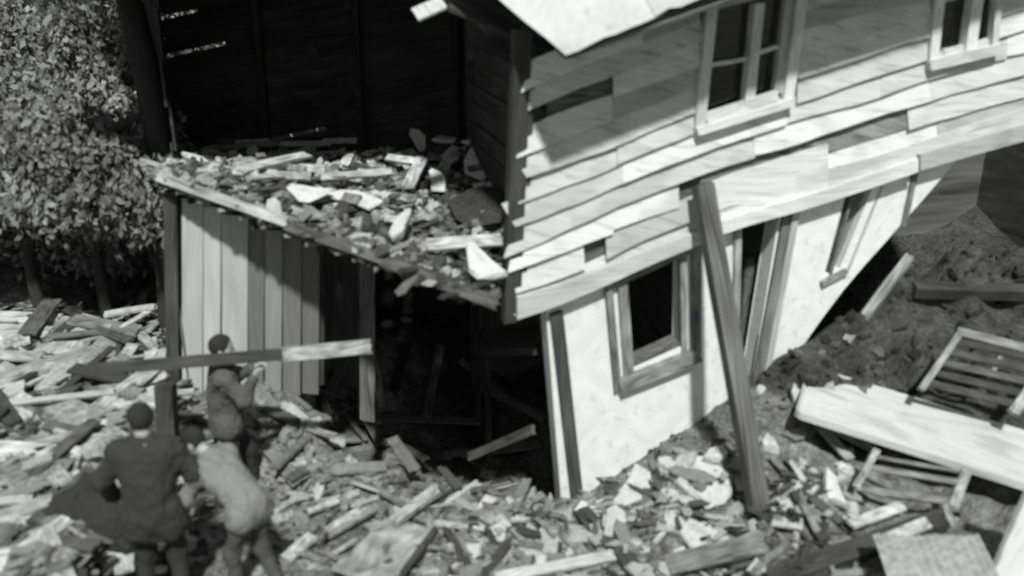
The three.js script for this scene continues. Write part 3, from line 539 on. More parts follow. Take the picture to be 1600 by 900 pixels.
// plaster slabs
function slabAt(px, py, s, mat, label, group, tilt = 0.4, th = 0.08, lift = 0.04) {
  const c = hit(px, py, lift), m = solo('plaster_slab', pick(slabs), mat, group ? `${s > 0.2 ? 'large' : 'small'} ${tone(mat)} plaster piece ${where(px, py)}` : label, 'plaster slab', group);
  m.position.copy(c); m.scale.set(s * rr(0.85, 1.25), th, s * rr(0.75, 1)); m.rotation.set(rr(-tilt, tilt) + 0.25, rr(0, 6.28), rr(-tilt, tilt)); return m;
}
const ps = (px, py, s, k, label, tilt, th) => slabAt(px, py, s, plasterBit[k], label, null, tilt, th);
ps(1000, 762, 0.5, 0, 'pale plaster slab against the foot of the white wall', 0.15, 0.06); ps(1100, 748, 0.62, 0, 'big plaster slab left of the foot of the prop', 0.12, 0.07); ps(1098, 842, 0.6, 0, 'big grey plaster slab in the foreground below the prop', 0.12, 0.06);
for (const [x, y, z, k, l] of [[760, 800, 0.42, 0, 'broad pale plaster slab at the front lip of the dark gap'], [850, 850, 0.46, 1, 'broad grey plaster slab left of the fallen dark beam'], [720, 870, 0.4, 0, 'broad pale plaster slab at bottom centre'], [1180, 870, 0.44, 1, 'broad grey plaster slab at the bottom edge below the prop'], [960, 815, 0.36, 0, 'pale plaster slab at the foot of the house corner'], [60, 660, 0.5, 1, 'broad grey plaster slab on the left heap'], [210, 600, 0.34, 2, 'white plaster slab by the shed corner'], [120, 560, 0.4, 0, 'pale plaster slab high on the left heap'], [520, 690, 0.36, 1, 'grey plaster slab left of the dark gap']]) ps(x, y, z, k, l, 0.14, 0.05);
ps(1042, 730, 0.22, 2, 'small white plaster lump beside the big slab by the prop', 0.3, 0.16); ps(1120, 712, 0.28, 2, 'white plaster lump on top of the big slab by the prop', 0.3, 0.1); ps(1060, 880, 0.3, 2, 'white plaster piece at the bottom edge below the big slabs', 0.2, 0.1); ps(1300, 770, 0.34, 2, 'white plaster lump beside the lower bed end', 0.2, 0.12); ps(1200, 700, 0.2, 2, 'round white lump just right of the prop', 0.2, 0.16);
for (let i = 0; i < 54; i++) slabAt(rr(900, 1190), rr(700, 900), rr(0.1, 0.32), pick(plasterBit), 'broken plaster piece in the rubble before the white wall', 'plaster pieces before the white wall', 0.6, rr(0.03, 0.1));
for (let i = 0; i < 44; i++) slabAt(rr(640, 920), rr(775, 900), rr(0.08, 0.26), pick(plasterBit), 'broken plaster piece in the rubble at bottom centre', 'plaster pieces at bottom centre', 0.6, rr(0.03, 0.08));
for (let i = 0; i < 34; i++) slabAt(rr(-20, 300), rr(560, 900), rr(0.12, 0.34), pick(plasterBit), 'broken plaster piece among the planks at left', 'plaster pieces among the left planks', 0.6, rr(0.03, 0.08), 0.1);
for (let i = 0; i < 26; i++) slabAt(rr(1180, 1340), rr(600, 820), rr(0.08, 0.24), pick(plasterBit), 'broken plaster piece by the doorway and prop', 'plaster pieces by the doorway', 0.6, rr(0.03, 0.08));
for (let i = 0; i < 26; i++) slabAt(rr(400, 660), rr(620, 820), rr(0.08, 0.24), pick([plasterBit[1], plasterBit[3], plasterBit[0]]), 'broken plaster piece on the bare ground below the shed', 'plaster pieces below the shed', 0.6, rr(0.03, 0.08));
// stones
function stoneAt(px, py, s, mat, label, group) { const c = hit(px, py, 0.02), m = solo('rubble_stone', pick(stones), mat, `${s > 0.12 ? 'large' : 'small'} ${tone(mat)} stone ${where(px, py)}`, 'stone', group); m.position.copy(c); m.scale.set(s * rr(0.8, 1.3), s * rr(0.6, 1), s * rr(0.8, 1.2)); m.rotation.set(rr(0, 6), rr(0, 6), rr(0, 6)); }
for (let i = 0; i < 24; i++) stoneAt(rr(640, 1200), rr(760, 900), rr(0.05, 0.13), pick(stoneM), 'rubble stone on the ground before the house', 'rubble stones before the house');
for (let i = 0; i < 34; i++) stoneAt(rr(400, 560), rr(600, 760), rr(0.08, 0.22), pick(stoneM), 'rubble stone heaped below the shed', 'rubble stones below the shed');
for (let i = 0; i < 14; i++) stoneAt(rr(1210, 1380), rr(470, 640), rr(0.06, 0.18), pick([stoneM[1], stoneM[3], stoneM[3]]), 'rubble stone on the earth bank by the broken wall', 'rubble stones on the bank');
for (let i = 0; i < 24; i++) stoneAt(rr(1180, 1560), rr(740, 900), rr(0.05, 0.14), pick(stoneM), 'rubble stone in the lower right corner', 'rubble stones lower right');
// fine rubble
function rubble(name, label, n, place, geo, mat, s0, s1, tones, lng = 1) {
  const m = new THREE.InstancedMesh(geo, mat, n); m.name = name; fin(m); const o = new THREE.Object3D();
  for (let i = 0; i < n; i++) { const p = place(); o.position.copy(p); const s = s0 + (s1 - s0) * Math.pow(rnd(), 2.5); o.scale.set(s * rr(0.7, 1.6) * lng, s * rr(0.4, 0.9) * (lng > 1 ? 0.22 : 1), s * rr(0.7, 1.3) / Math.sqrt(lng)); if (lng > 1) o.rotation.set(rr(-0.35, 0.35), rr(0, 6), rr(-0.3, 0.3), 'YXZ'); else o.rotation.set(rr(0, 6), rr(0, 6), rr(0, 6)); o.updateMatrix(); m.setMatrixAt(i, o.matrix); m.setColorAt(i, G(pick(tones) * rr(0.8, 1.2))); }
  m.userData = { kind: 'stuff', label, category: 'rubble' }; scene.add(m); return m;
}
const white1 = new THREE.MeshStandardMaterial({ color: 0xffffff, roughness: 0.95, map: plasterT, bumpMap: soilB, bumpScale: 0.02 });
const smallStone = stoneGeo(4.4, 1), chip = slabGeo(3.3), splinter = plankGeo(5.7, 2.5, 0.6);
rubble('fine_rubble', 'fine grey rubble and plaster crumbs strewn over the ground', 5200, () => { const x = rr(-5.5, 2.4), D = rr(5, 8.6); return V(x, gy(x, D) + 0.002, -D); }, smallStone, white1, 0.012, 0.08, [0.08, 0.12, 0.18, 0.26, 0.4]);
rubble('plaster_crumbs', 'pale plaster crumbs thick on the ground before the house', 900, () => { const p = hit(rr(690, 1220), rr(770, 910)); p.y = gy(p.x, -p.z) - 0.005; return p; }, chip, white1, 0.03, 0.22, [0.12, 0.22, 0.32, 0.45, 0.65], 1.8);
rubble('lath_splinters', 'broken lath splinters strewn before the house', 320, () => { const p = hit(rr(480, 1340), rr(750, 910)); p.y = gy(p.x, -p.z) + rr(0, 0.04); return p; }, splinter, white1, 0.05, 0.15, [0.06, 0.12, 0.28, 0.5], 4);
rubble('wood_splinters', 'wood splinters strewn over the left heap', 1700, () => { const p = hit(rr(-60, 300), rr(480, 910)); p.y = gy(p.x, -p.z) + rr(0, 0.1); return p; }, splinter, white1, 0.05, 0.16, [0.05, 0.1, 0.2, 0.34, 0.55], 3);
rubble('bank_crumbs', 'dark clods over the earth bank', 500, () => { const p = hit(rr(1180, 1640), rr(380, 640)); p.y = gy(p.x, -p.z) - 0.01; return p; }, smallStone, white1, 0.02, 0.12, [0.03, 0.04, 0.05, 0.08]);

// debris on the shed roof
function roofSlab(px, py, s, mat, label, group, tilt, th) { const c = roofHit(px, py), m = solo('plaster_slab', pick(slabs), mat, group ? `${s > 0.18 ? 'large' : 'small'} ${tone(mat)} plaster piece ${where(px, py, 1)}` : label, 'plaster slab', group); m.position.copy(c); m.position.y += group ? rr(0.02, 0.08) : 0.16; m.scale.set(s * rr(0.9, 1.5), th, s * rr(0.7, 1)); m.rotation.set(rr(-tilt, tilt) + 0.35, rr(0, 6.28), rr(-tilt, tilt)); return m; }
function roofPlank(x1, y1, x2, y2, W, mat, label, group, lift = 0.06) { const A = roofHit(x1, y1), B = roofHit(x2, y2); A.y += lift; B.y += lift; return plankThing('broken_plank', A, B, W, 0.03, mat, V(0, 1, 0.7), group ? `${A.distanceTo(B) > 0.35 ? 'long' : 'short'} ${W > 0.085 ? 'broad' : 'narrow'} ${tone(mat)} plank ${where(x1, y1, 1)}` : label, 'plank', group); }
roofPlank(382, 296, 482, 268, 0.14, paleWood[1], 'bent bright board lying crosswise on the shed roof', null, 0.2);
roofPlank(424, 318, 486, 288, 0.1, greyWood[2], 'grey board under the bent bright board on the shed roof', null);
roofPlank(500, 306, 612, 296, 0.1, paleWood[0], 'pale lath lying level in the middle of the shed roof', null, 0.2);
roofPlank(636, 326, 664, 276, 0.14, paleWood[1], 'bright board standing like a Y on the shed roof', null, 0.22);
roofPlank(610, 280, 660, 288, 0.10, paleWood[1], 'short bright board crossing the Y-shaped one', null, 0.25);
roofPlank(660, 412, 780, 402, 0.14, paleWood[1], 'bright plank near the lower end of the shed roof', null, 0.2);
roofPlank(430, 214, 518, 188, 0.07, paleWood[2], 'thin pale lath lying far back under the dark wing', null, 0.14);
roofPlank(330, 244, 412, 216, 0.06, greyWood[0], 'thin grey lath lying far back left under the dark wing', null, 0.12);
roofSlab(480, 326, 0.42, plasterBit[2], 'white plaster sheet on the shed roof near its front edge', null, 0.15, 0.04);
roofSlab(548, 332, 0.42, plasterBit[2], 'white plaster sheet beside the first one on the shed roof', null, 0.15, 0.04);
roofSlab(750, 272, 0.6, plasterBit[2], 'large white plaster sheet beside the dark corner post', null, 0.1, 0.04);
roofSlab(690, 236, 0.4, plasterBit[2], 'white plaster sheet high on the debris by the end wall', null, 0.2, 0.05);
roofSlab(655, 228, 0.3, plasterBit[2], 'white plaster flake at the top left of the bright debris by the corner post', null, 0.3, 0.05);
roofSlab(712, 262, 0.4, plasterBit[0], 'pale plaster sheet between the bright Y and the corner post', null, 0.2, 0.05);
roofSlab(770, 244, 0.36, plasterBit[2], 'white plaster sheet touching the corner post', null, 0.2, 0.05);
roofSlab(684, 300, 0.34, plasterBit[2], 'white plaster sheet just right of the bright Y', null, 0.2, 0.05);
roofSlab(622, 374, 0.28, plasterBit[2], 'isolated white plaster lump near the front edge of the shed roof', null, 0.2, 0.1);
roofSlab(752, 446, 0.34, plasterBit[2], 'white plaster lump at the lowest corner of the shed roof', null, 0.2, 0.1);
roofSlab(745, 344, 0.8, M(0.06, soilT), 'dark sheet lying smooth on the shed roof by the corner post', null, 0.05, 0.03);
for (let i = 0; i < 44; i++) { const x = rr(290, 790), y0 = 252 + (x - 250) * 0.05, y1 = Math.min(285 + (x - 250) * 0.38, 440); const y = rr(y0 - 30, y1), a = rr(-0.6, 0.25), L = rr(15, 60); roofPlank(x, y, x + L * Math.cos(a), y + L * Math.sin(a) * 0.6, rr(0.04, 0.13), pick(pick([paleWood, greyWood, darkWood])), 'loose broken plank in the debris on the shed roof', 'broken planks on the shed roof', rr(0.03, 0.2)); }
for (let i = 0; i < 46; i++) { const x = rr(300, 795), y1 = Math.min(285 + (x - 250) * 0.38, 455); roofSlab(x, rr(240, y1), rr(0.08, 0.3), pick(plasterBit), 'broken plaster piece in the debris on the shed roof', 'plaster pieces on the shed roof', 0.6, rr(0.03, 0.08)); }
rubble('roof_splinters', 'wood splinters strewn over the shed roof', 800, () => { const p = roofAt(rnd(), rnd()); p.y += rr(0.0, 0.06); return p; }, splinter, white1, 0.05, 0.17, [0.04, 0.08, 0.16, 0.3, 0.5], 3);
rubble('roof_rubble', 'fine rubble covering the shed roof', 1500, () => { const u = rnd(), v = rnd(), p = roofAt(u, v); p.y += rr(-0.02, 0.05); return p; }, chip, white1, 0.03, 0.2, [0.08, 0.14, 0.25, 0.4, 0.6]);
console.log('debris');

// ------------------------------------------------------------------ bed, panel and other things at right
{
  const A = P(1248, 644, 7.55), C = P(1640, 768, 6.75), Bq = P(1334, 596, 8.25);
  const e1 = C.clone().sub(A).normalize(), e2 = Bq.clone().sub(A); e2.addScaledVector(e1, -e2.dot(e1)); const Wd = e2.length(); e2.normalize();
  const up = e1.clone().cross(e2).negate(); if (up.y < 0) up.negate();
  const L = 2.6, o = thing('white_tabletop', 'large white tabletop lying tilted over the two bed ends', 'tabletop', A);
  const at = (a, b, h) => V(0, 0, 0).addScaledVector(e1, a).addScaledVector(e2, b).addScaledVector(up, h);
  const sheet = part(o, 'sheet', new THREE.PlaneGeometry(1, 1, 30, 12), M(0.60, plasterT));
  { const p = sheet.geometry.attributes.position; for (let i = 0; i < p.count; i++) { const a = (p.getX(i) + 0.5) * L, b = (p.getY(i) + 0.5) * Wd; const q = at(a, b, 0.012 * nz(a * 2.2, b * 3)); p.setXYZ(i, q.x, q.y, q.z); } sheet.geometry.computeVertexNormals(); }
  plankPart(o, 'front_edge', at(0, -0.012, -0.02), at(L, -0.012, -0.02), 0.03, 0.07, paint[0], up, beams);
  plankPart(o, 'rear_edge', at(0, Wd + 0.012, -0.02), at(L, Wd + 0.012, -0.02), 0.03, 0.07, paint[0], up, beams);
  plankPart(o, 'end_edge', at(-0.012, 0, -0.02), at(-0.012, Wd, -0.02), 0.03, 0.07, paint[2], up, beams);
  for (const a of [0.6, 1.3, 2.0]) plankPart(o, 'batten', at(a, 0, -0.03), at(a, Wd, -0.03), 0.08, 0.03, greyWood[1], up, beams);
}
{ // upper bed end behind the panel
  const o = thing('upper_bed_end', 'slatted bed end standing behind the white tabletop', 'bed frame', P(1440, 608, 7.75));
  const q = (x, y, D) => P(x, y, D).sub(o.position);
  const wm = wood(0.42);
  plankPart(o, 'side_rail', q(1438, 610, 7.75), q(1500, 520, 8.1), 0.06, 0.06, wm, V(0, 0.7, 0.7), beams);
  plankPart(o, 'side_rail', q(1582, 646, 7.5), q(1648, 552, 7.85), 0.1, 0.06, wood(0.55), V(0, 0.7, 0.7), beams);
  plankPart(o, 'end_rail', q(1494, 518, 8.1), q(1660, 560, 7.85), 0.09, 0.05, wood(0.3), V(0, 0.7, 0.7), beams);
  plankPart(o, 'inner_bar', q(1546, 590, 7.8), q(1566, 550, 7.95), 0.04, 0.04, wm, V(0, 0.7, 0.7), beams);
  for (let i = 0; i < 5; i++) { const t = 0.14 + i * 0.18; plankPart(o, 'slat', q(1438 + 62 * t, 610 - 90 * t, 7.75 + 0.35 * t), q(1582 + 66 * t, 646 - 94 * t, 7.5 + 0.35 * t), 0.07, 0.02, darkWood[i % 3], V(0, 0.7, 0.7)); }
}
{ // lower bed end
  const o = thing('lower_bed_end', 'bed end with three rails under the front of the white tabletop', 'bed frame', P(1345, 770, 6.95));
  const q = (x, y, D) => P(x, y, D).sub(o.position);
  plankPart(o, 'post', q(1336, 762, 6.9), q(1370, 702, 7.1), 0.06, 0.05, wood(0.5), V(0, 0.6, 0.8), beams);
  plankPart(o, 'post', q(1488, 792, 6.6), q(1510, 734, 6.75), 0.08, 0.05, wood(0.5), V(0, 0.6, 0.8), beams);
  for (const [a, b, c, d, w] of [[1368, 714, 1506, 738, 0.03], [1358, 730, 1500, 754, 0.05], [1346, 764, 1490, 784, 0.06]]) plankPart(o, 'rail', q(a, b, 7.05 - (b - 714) * 0.002), q(c, d, 6.72 - (d - 738) * 0.002), w, 0.03, wood(0.34), V(0, 0.6, 0.8), beams);
  plankPart(o, 'leg', q(1474, 786, 6.62), q(1490, 832, 6.5), 0.05, 0.05, wood(0.4), V(0, 0.3, 1), beams);
}
{ // white post in the corner, corrugated sheet
  const A = P(1560, 930, 5.7), B = P(1640, 745, 6.0);
  plankThing('white_post', V(A.x, A.y, A.z), B, 0.24, 0.06, paint[0], V(0, 0.3, 1), 'wide white board slanting up in the lower right corner', 'board', null, beams);
  const c = hit(1465, 880, 0.12), g = new THREE.PlaneGeometry(0.85, 0.5, 84, 4), p = g.attributes.position;
  for (let i = 0; i < p.count; i++) p.setZ(i, 0.012 * Math.sin(p.getX(i) * 95) + 0.03 * nz(p.getX(i) * 3, p.getY(i) * 3));
  g.computeVertexNormals();
  const m = solo('corrugated_sheet', g, M(0.42, clothT, { roughness: 0.7 }), 'ribbed sheet lying at the bottom edge near the white corner board', 'corrugated sheet'); m.position.copy(c); m.rotation.set(-1.2, 0.05, 0.03);
}
console.log('right');

// ------------------------------------------------------------------ trees and bushes
const leafM = [0.20, 0.17, 0.23].map(v => new THREE.MeshStandardMaterial({ color: G(v), roughness: 0.8, side: THREE.DoubleSide, vertexColors: true }));
function crownGeo(cx, cy, cz, rx, ry, rz, clumps, per, size, droop) {   // hanging sprays of narrow leaves
  const pos = [], col = [];
  for (let c = 0; c < clumps; c++) {
    const a = rr(0, 6.283), b = Math.acos(rr(-1, 1)), k = 0.4 + 0.62 * Math.sqrt(rnd());
    const ox = cx + rx * k * Math.sin(b) * Math.cos(a), oy = cy + ry * k * Math.cos(b), oz = cz + rz * k * Math.sin(b) * Math.sin(a), tone = rr(0.75, 1.3);
    const sprays = Math.max(3, Math.round(per / 16)), cr = rr(0.2, 0.6) * Math.min(1, rx + 0.2);
    for (let sp = 0; sp < sprays; sp++) {
      const sx = ox + cr * (rnd() + rnd() - 1) * 1.3, sz = oz + cr * (rnd() + rnd() - 1) * 1.3, sy = oy + cr * rr(-0.3, 0.6), len = cr * droop * rr(0.5, 1.3), vx = rr(-0.35, 0.35), vz = rr(-0.35, 0.35), t0 = tone * rr(0.8, 1.2);
      for (let i = 0; i < 16; i++) {
        const f = i / 16, x = sx + vx * len * f + rr(-0.04, 0.04), y = sy - len * f * f - 0.2 * len * f + rr(-0.04, 0.04), z = sz + vz * len * f + rr(-0.04, 0.04);
        const s = size * rr(0.6, 1.4), d = V(rr(-1, 1) + vx, rr(-1.9, 0.1), rr(-1, 1) + vz).normalize().multiplyScalar(s), n = V(rr(-1, 1), rr(-0.4, 0.4), rr(-1, 1)).cross(d).normalize().multiplyScalar(s * 0.28);
        const t = t0 * rr(0.85, 1.15);
        for (const q of [[0, 0], [0.5, 1], [1, 0], [0, 0], [1, 0], [0.5, -1]]) { pos.push(x + d.x * q[0] + n.x * q[1], y + d.y * q[0] + n.y * q[1], z + d.z * q[0] + n.z * q[1]); col.push(t, t, t); }
      }
    }
  }
  const g = new THREE.BufferGeometry(); g.setAttribute('position', new THREE.Float32BufferAttribute(pos, 3)); g.setAttribute('color', new THREE.Float32BufferAttribute(col, 3)); g.computeVertexNormals(); return g;
}
function limb(pts, r0, r1) {
  const c = new THREE.CatmullRomCurve3(pts), n = 14, m = 8, pos = [], idx = [], uv = [], fr = c.computeFrenetFrames(n);
  for (let i = 0; i <= n; i++) { const p = c.getPointAt(i / n), r = (r0 + (r1 - r0) * i / n) * (1 + 0.1 * nz(i * 0.7, r0 * 30)); for (let j = 0; j <= m; j++) { const a = j / m * 6.2832, k = r * (1 + 0.12 * nz(Math.cos(a) * 2, Math.sin(a) * 2, i * 0.4)); const v = fr.normals[i].clone().multiplyScalar(Math.cos(a) * k).addScaledVector(fr.binormals[i], Math.sin(a) * k).add(p); pos.push(v.x, v.y, v.z); uv.push(i / n * 3, j / m); } }
  for (let i = 0; i < n; i++) for (let j = 0; j < m; j++) { const a = i * (m + 1) + j; idx.push(a, a + m + 1, a + 1, a + 1, a + m + 1, a + m + 2); }
  const g = new THREE.BufferGeometry(); g.setAttribute('position', new THREE.Float32BufferAttribute(pos, 3)); g.setAttribute('uv', new THREE.Float32BufferAttribute(uv, 2)); g.setIndex(idx); g.computeVertexNormals(); return g;
}
const bark = wood(0.05), barkL = wood(0.12);
function tree(name, label, x, D, h, crowns, mat, lean = V(0, 0, 0), r = 0.14, group = null) {
  const y0 = baseY(x, D) - 0.15, o = thing(name, label, 'tree', V(x, y0, -D), group);
  const top = V(lean.x, h, lean.z);
  part(o, 'trunk', mergeGeometries([limb([V(0, 0, 0), V(lean.x * 0.2 + rr(-0.05, 0.05), h * 0.35, lean.z * 0.2), V(lean.x * 0.6, h * 0.7, lean.z * 0.6), top], r, r * 0.35),
    ...crowns.map(c => limb([V(lean.x * 0.35, h * 0.45, lean.z * 0.35), V((lean.x * 0.5 + c[0]) / 2, (h * 0.6 + c[1]) / 2 + 0.1, (lean.z * 0.5 + c[2]) / 2), V(c[0], c[1], c[2])], r * 0.4, r * 0.12))]), bark);
  part(o, 'crown', mergeGeometries(crowns.map(c => crownGeo(c[0], c[1], c[2], c[3], c[4], c[3], c[5], c[6], c[7], c[8] || 1.6))), mat);
  return o;
}
{ // the dark leaning tree at the corner of the wing
  const b = P(262, 300, 10.9), t = P(188, -60, 10.9), y0 = gy(b.x, 10.9);
  const o = thing('leaning_tree', 'dark bare trunk leaning left at the corner of the dark wing', 'tree', V(b.x, y0 - 0.2, -10.9));
  const q = v => v.clone().sub(o.position), t2 = P(150, -250, 10.9), t3 = P(90, -420, 11.2);
  part(o, 'trunk', limb([V(0.02, 0, 0), q(b), q(P(238, 150, 10.9)), q(t), q(t2), q(t3)], 0.23, 0.10), bark);
  part(o, 'limb', limb([q(P(240, 168, 10.9)), q(P(196, 196, 10.8)), q(P(150, 215, 10.7)), q(P(108, 275, 10.6))], 0.06, 0.03), bark);
  const c = q(t3); part(o, 'crown', mergeGeometries([crownGeo(c.x - 0.4, c.y + 0.6, c.z - 0.4, 1.3, 0.9, 1.1, 26, 60, 0.16, 1.2)]), leafM[1]);
}
// [px, py of crown middle, D, crown radius, height radius, material, label]
const spots = [
  [30, 60, 15.5, 1.5, 1.5, 2, 'pale drooping tree at the upper left corner of the photo'], [150, 90, 14.6, 1.1, 1.4, 0, 'drooping tree just left of the leaning dark trunk, upper one'],
  [250, 40, 15.8, 1.0, 1.3, 2, 'pale foliage tree seen right of the leaning dark trunk'], [90, 180, 13.6, 1.1, 0.8, 0, 'rounded leafy tree below the pale drooping ones'],
  [-60, 200, 13.6, 1.1, 0.9, 0, 'leafy tree cut by the left edge above the heap'], [195, 235, 12.9, 0.9, 0.8, 2, 'small pale tree beside the foot of the leaning trunk'],
  [20, 240, 11.2, 1.0, 0.55, 1, 'low dark tree at the left edge above the plank stack'], [130, 250, 11.1, 0.9, 0.55, 1, 'low dark tree in the middle above the left heap'], [222, 268, 10.9, 0.6, 0.5, 1, 'low dark tree against the left side of the shed'],
  [175, 360, 12.0, 0.35, 0.3, 1, 'small bush low between the heap and the shed'], [95, 120, 13.2, 0.6, 0.9, 0, 'slender drooping tree in the middle of the trees'],
  [-180, 100, 15, 1.6, 1.6, 2, 'tall tree beyond the left edge'], [340, -60, 17.5, 1.6, 1.6, 0, 'tree rising behind the dark wing'],
];
for (const [px, py, D, r, ry, m, label] of spots) {
  const c = P(px, py, D), gx = c.x, g0 = baseY(gx, D) - 0.15, h = Math.max(0.5, c.y - g0), nl = Math.round(15 * r * r + 8);
  const cs = [[0, h, 0, r, ry, nl, 480, 0.11, m === 1 ? 0.8 : 2.0], [r * 0.55, h - ry * 0.5, 0.35, r * 0.6, ry * 0.6, Math.round(nl * 0.5), 336, 0.11, m === 1 ? 0.7 : 2.2], [-r * 0.5, h - ry * 0.45, 0.4, r * 0.6, ry * 0.6, Math.round(nl * 0.5), 336, 0.11, m === 1 ? 0.7 : 2.2]];
  tree('leafy_tree', label, gx, D, h, cs, leafM[m], V(rr(-0.2, 0.2), 0, 0), 0.1);
}
// undergrowth below them
{
  const gs = []; for (let i = 0; i < 26; i++) { const x = rr(-8.5, -3.6), D = rr(12.6, 15); gs.push(crownGeo(x, baseY(x, D) + 0.2, -D, 0.6, 0.35, 0.6, 10, 70, 0.12, 1)); }
  const m = solo('undergrowth', mergeGeometries(gs), M(0.12, null, { vertexColors: true }), 'dark undergrowth under the trees behind the left heap', 'undergrowth'); m.userData.kind = 'stuff';
}
console.log('trees');

// ------------------------------------------------------------------ people
function surfaceNet(f, mn, mx, cell) {
  const n = [0, 1, 2].map(i => Math.ceil((mx[i] - mn[i]) / cell) + 1), [nx, ny, nzz] = n, F = new Float32Array(nx * ny * nzz);
  for (let k = 0, q = 0; k < nzz; k++) for (let j = 0; j < ny; j++) for (let i = 0; i < nx; i++, q++) F[q] = f(mn[0] + i * cell, mn[1] + j * cell, mn[2] + k * cell);
  const id = new Int32Array(nx * ny * nzz).fill(-1), pos = [], idx = [], st = [1, nx, nx * ny];
  for (let k = 0; k < nzz - 1; k++) for (let j = 0; j < ny - 1; j++) for (let i = 0; i < nx - 1; i++) {
    const b = i + j * nx + k * nx * ny; let neg = 0; const v = [];
    for (let c = 0; c < 8; c++) { const t = F[b + (c & 1) + ((c >> 1) & 1) * nx + ((c >> 2) & 1) * nx * ny]; v.push(t); if (t < 0) neg++; }
    if (neg === 0 || neg === 8) continue;
    let x = 0, y = 0, z = 0, m = 0;
    for (let a = 0; a < 8; a++) for (const bit of [1, 2, 4]) { if (a & bit) continue; const c = a | bit; if ((v[a] < 0) === (v[c] < 0)) continue; const t = v[a] / (v[a] - v[c]); x += (a & 1) + (bit === 1 ? t : 0); y += ((a >> 1) & 1) + (bit === 2 ? t : 0); z += ((a >> 2) & 1) + (bit === 4 ? t : 0); m++; }
    id[b] = pos.length / 3; pos.push(mn[0] + (i + x / m) * cell, mn[1] + (j + y / m) * cell, mn[2] + (k + z / m) * cell);
  }
  for (let k = 1; k < nzz - 1; k++) for (let j = 1; j < ny - 1; j++) for (let i = 1; i < nx - 1; i++) {
    const b = i + j * nx + k * nx * ny;
    for (let a = 0; a < 3; a++) { const s0 = F[b] < 0, s1 = F[b + st[a]] < 0; if (s0 === s1) continue; const u = st[(a + 1) % 3], w = st[(a + 2) % 3]; const q = [id[b - u - w], id[b - w], id[b], id[b - u]]; if (q.some(t => t < 0)) continue; if (s0) idx.push(q[0], q[1], q[2], q[0], q[2], q[3]); else idx.push(q[0], q[2], q[1], q[0], q[3], q[2]); }
  }
  const g = new THREE.BufferGeometry(); g.setAttribute('position', new THREE.Float32BufferAttribute(pos, 3)); g.setIndex(idx); g.computeVertexNormals(); return g;
}
function boneField(bones, k = 0.03, wr = 0) {
  const B = bones.map(([a, b, ra, rb]) => ({ a, d: b.clone().sub(a), l: Math.max(1e-9, b.clone().sub(a).lengthSq()), ra, rb }));
  return (x, y, z) => {
    let m = 1e3;
    for (const o of B) {
      const px = x - o.a.x, py = y - o.a.y, pz = z - o.a.z; let t = (px * o.d.x + py * o.d.y + pz * o.d.z) / o.l; t = t < 0 ? 0 : t > 1 ? 1 : t;
      const dx = px - o.d.x * t, dy = py - o.d.y * t, dz = pz - o.d.z * t, d = Math.sqrt(dx * dx + dy * dy + dz * dz) - (o.ra + (o.rb - o.ra) * t);
      const h = Math.max(0, k - Math.abs(m - d)); m = Math.min(m, d) - h * h * 0.25 / k;
    }
    return wr ? m + wr * nz(x * 11, y * 7, z * 11) + wr * 1.1 * (Math.abs(nz(x * 14 + y * 5, y * 13, z * 14)) - 0.25) + wr * 0.5 * nz(x * 30, y * 22, z * 30) : m;
  };
}
function netOf(bones, cell, k, wr) {
  const mn = [1e9, 1e9, 1e9], mx = [-1e9, -1e9, -1e9];
  for (const [a, b, ra, rb] of bones) for (const [p, r] of [[a, ra], [b, rb]]) { const q = [p.x, p.y, p.z]; for (let i = 0; i < 3; i++) { mn[i] = Math.min(mn[i], q[i] - r - 0.04); mx[i] = Math.max(mx[i], q[i] + r + 0.04); } }
  return surfaceNet(boneField(bones, k, wr), mn, mx, cell);
}
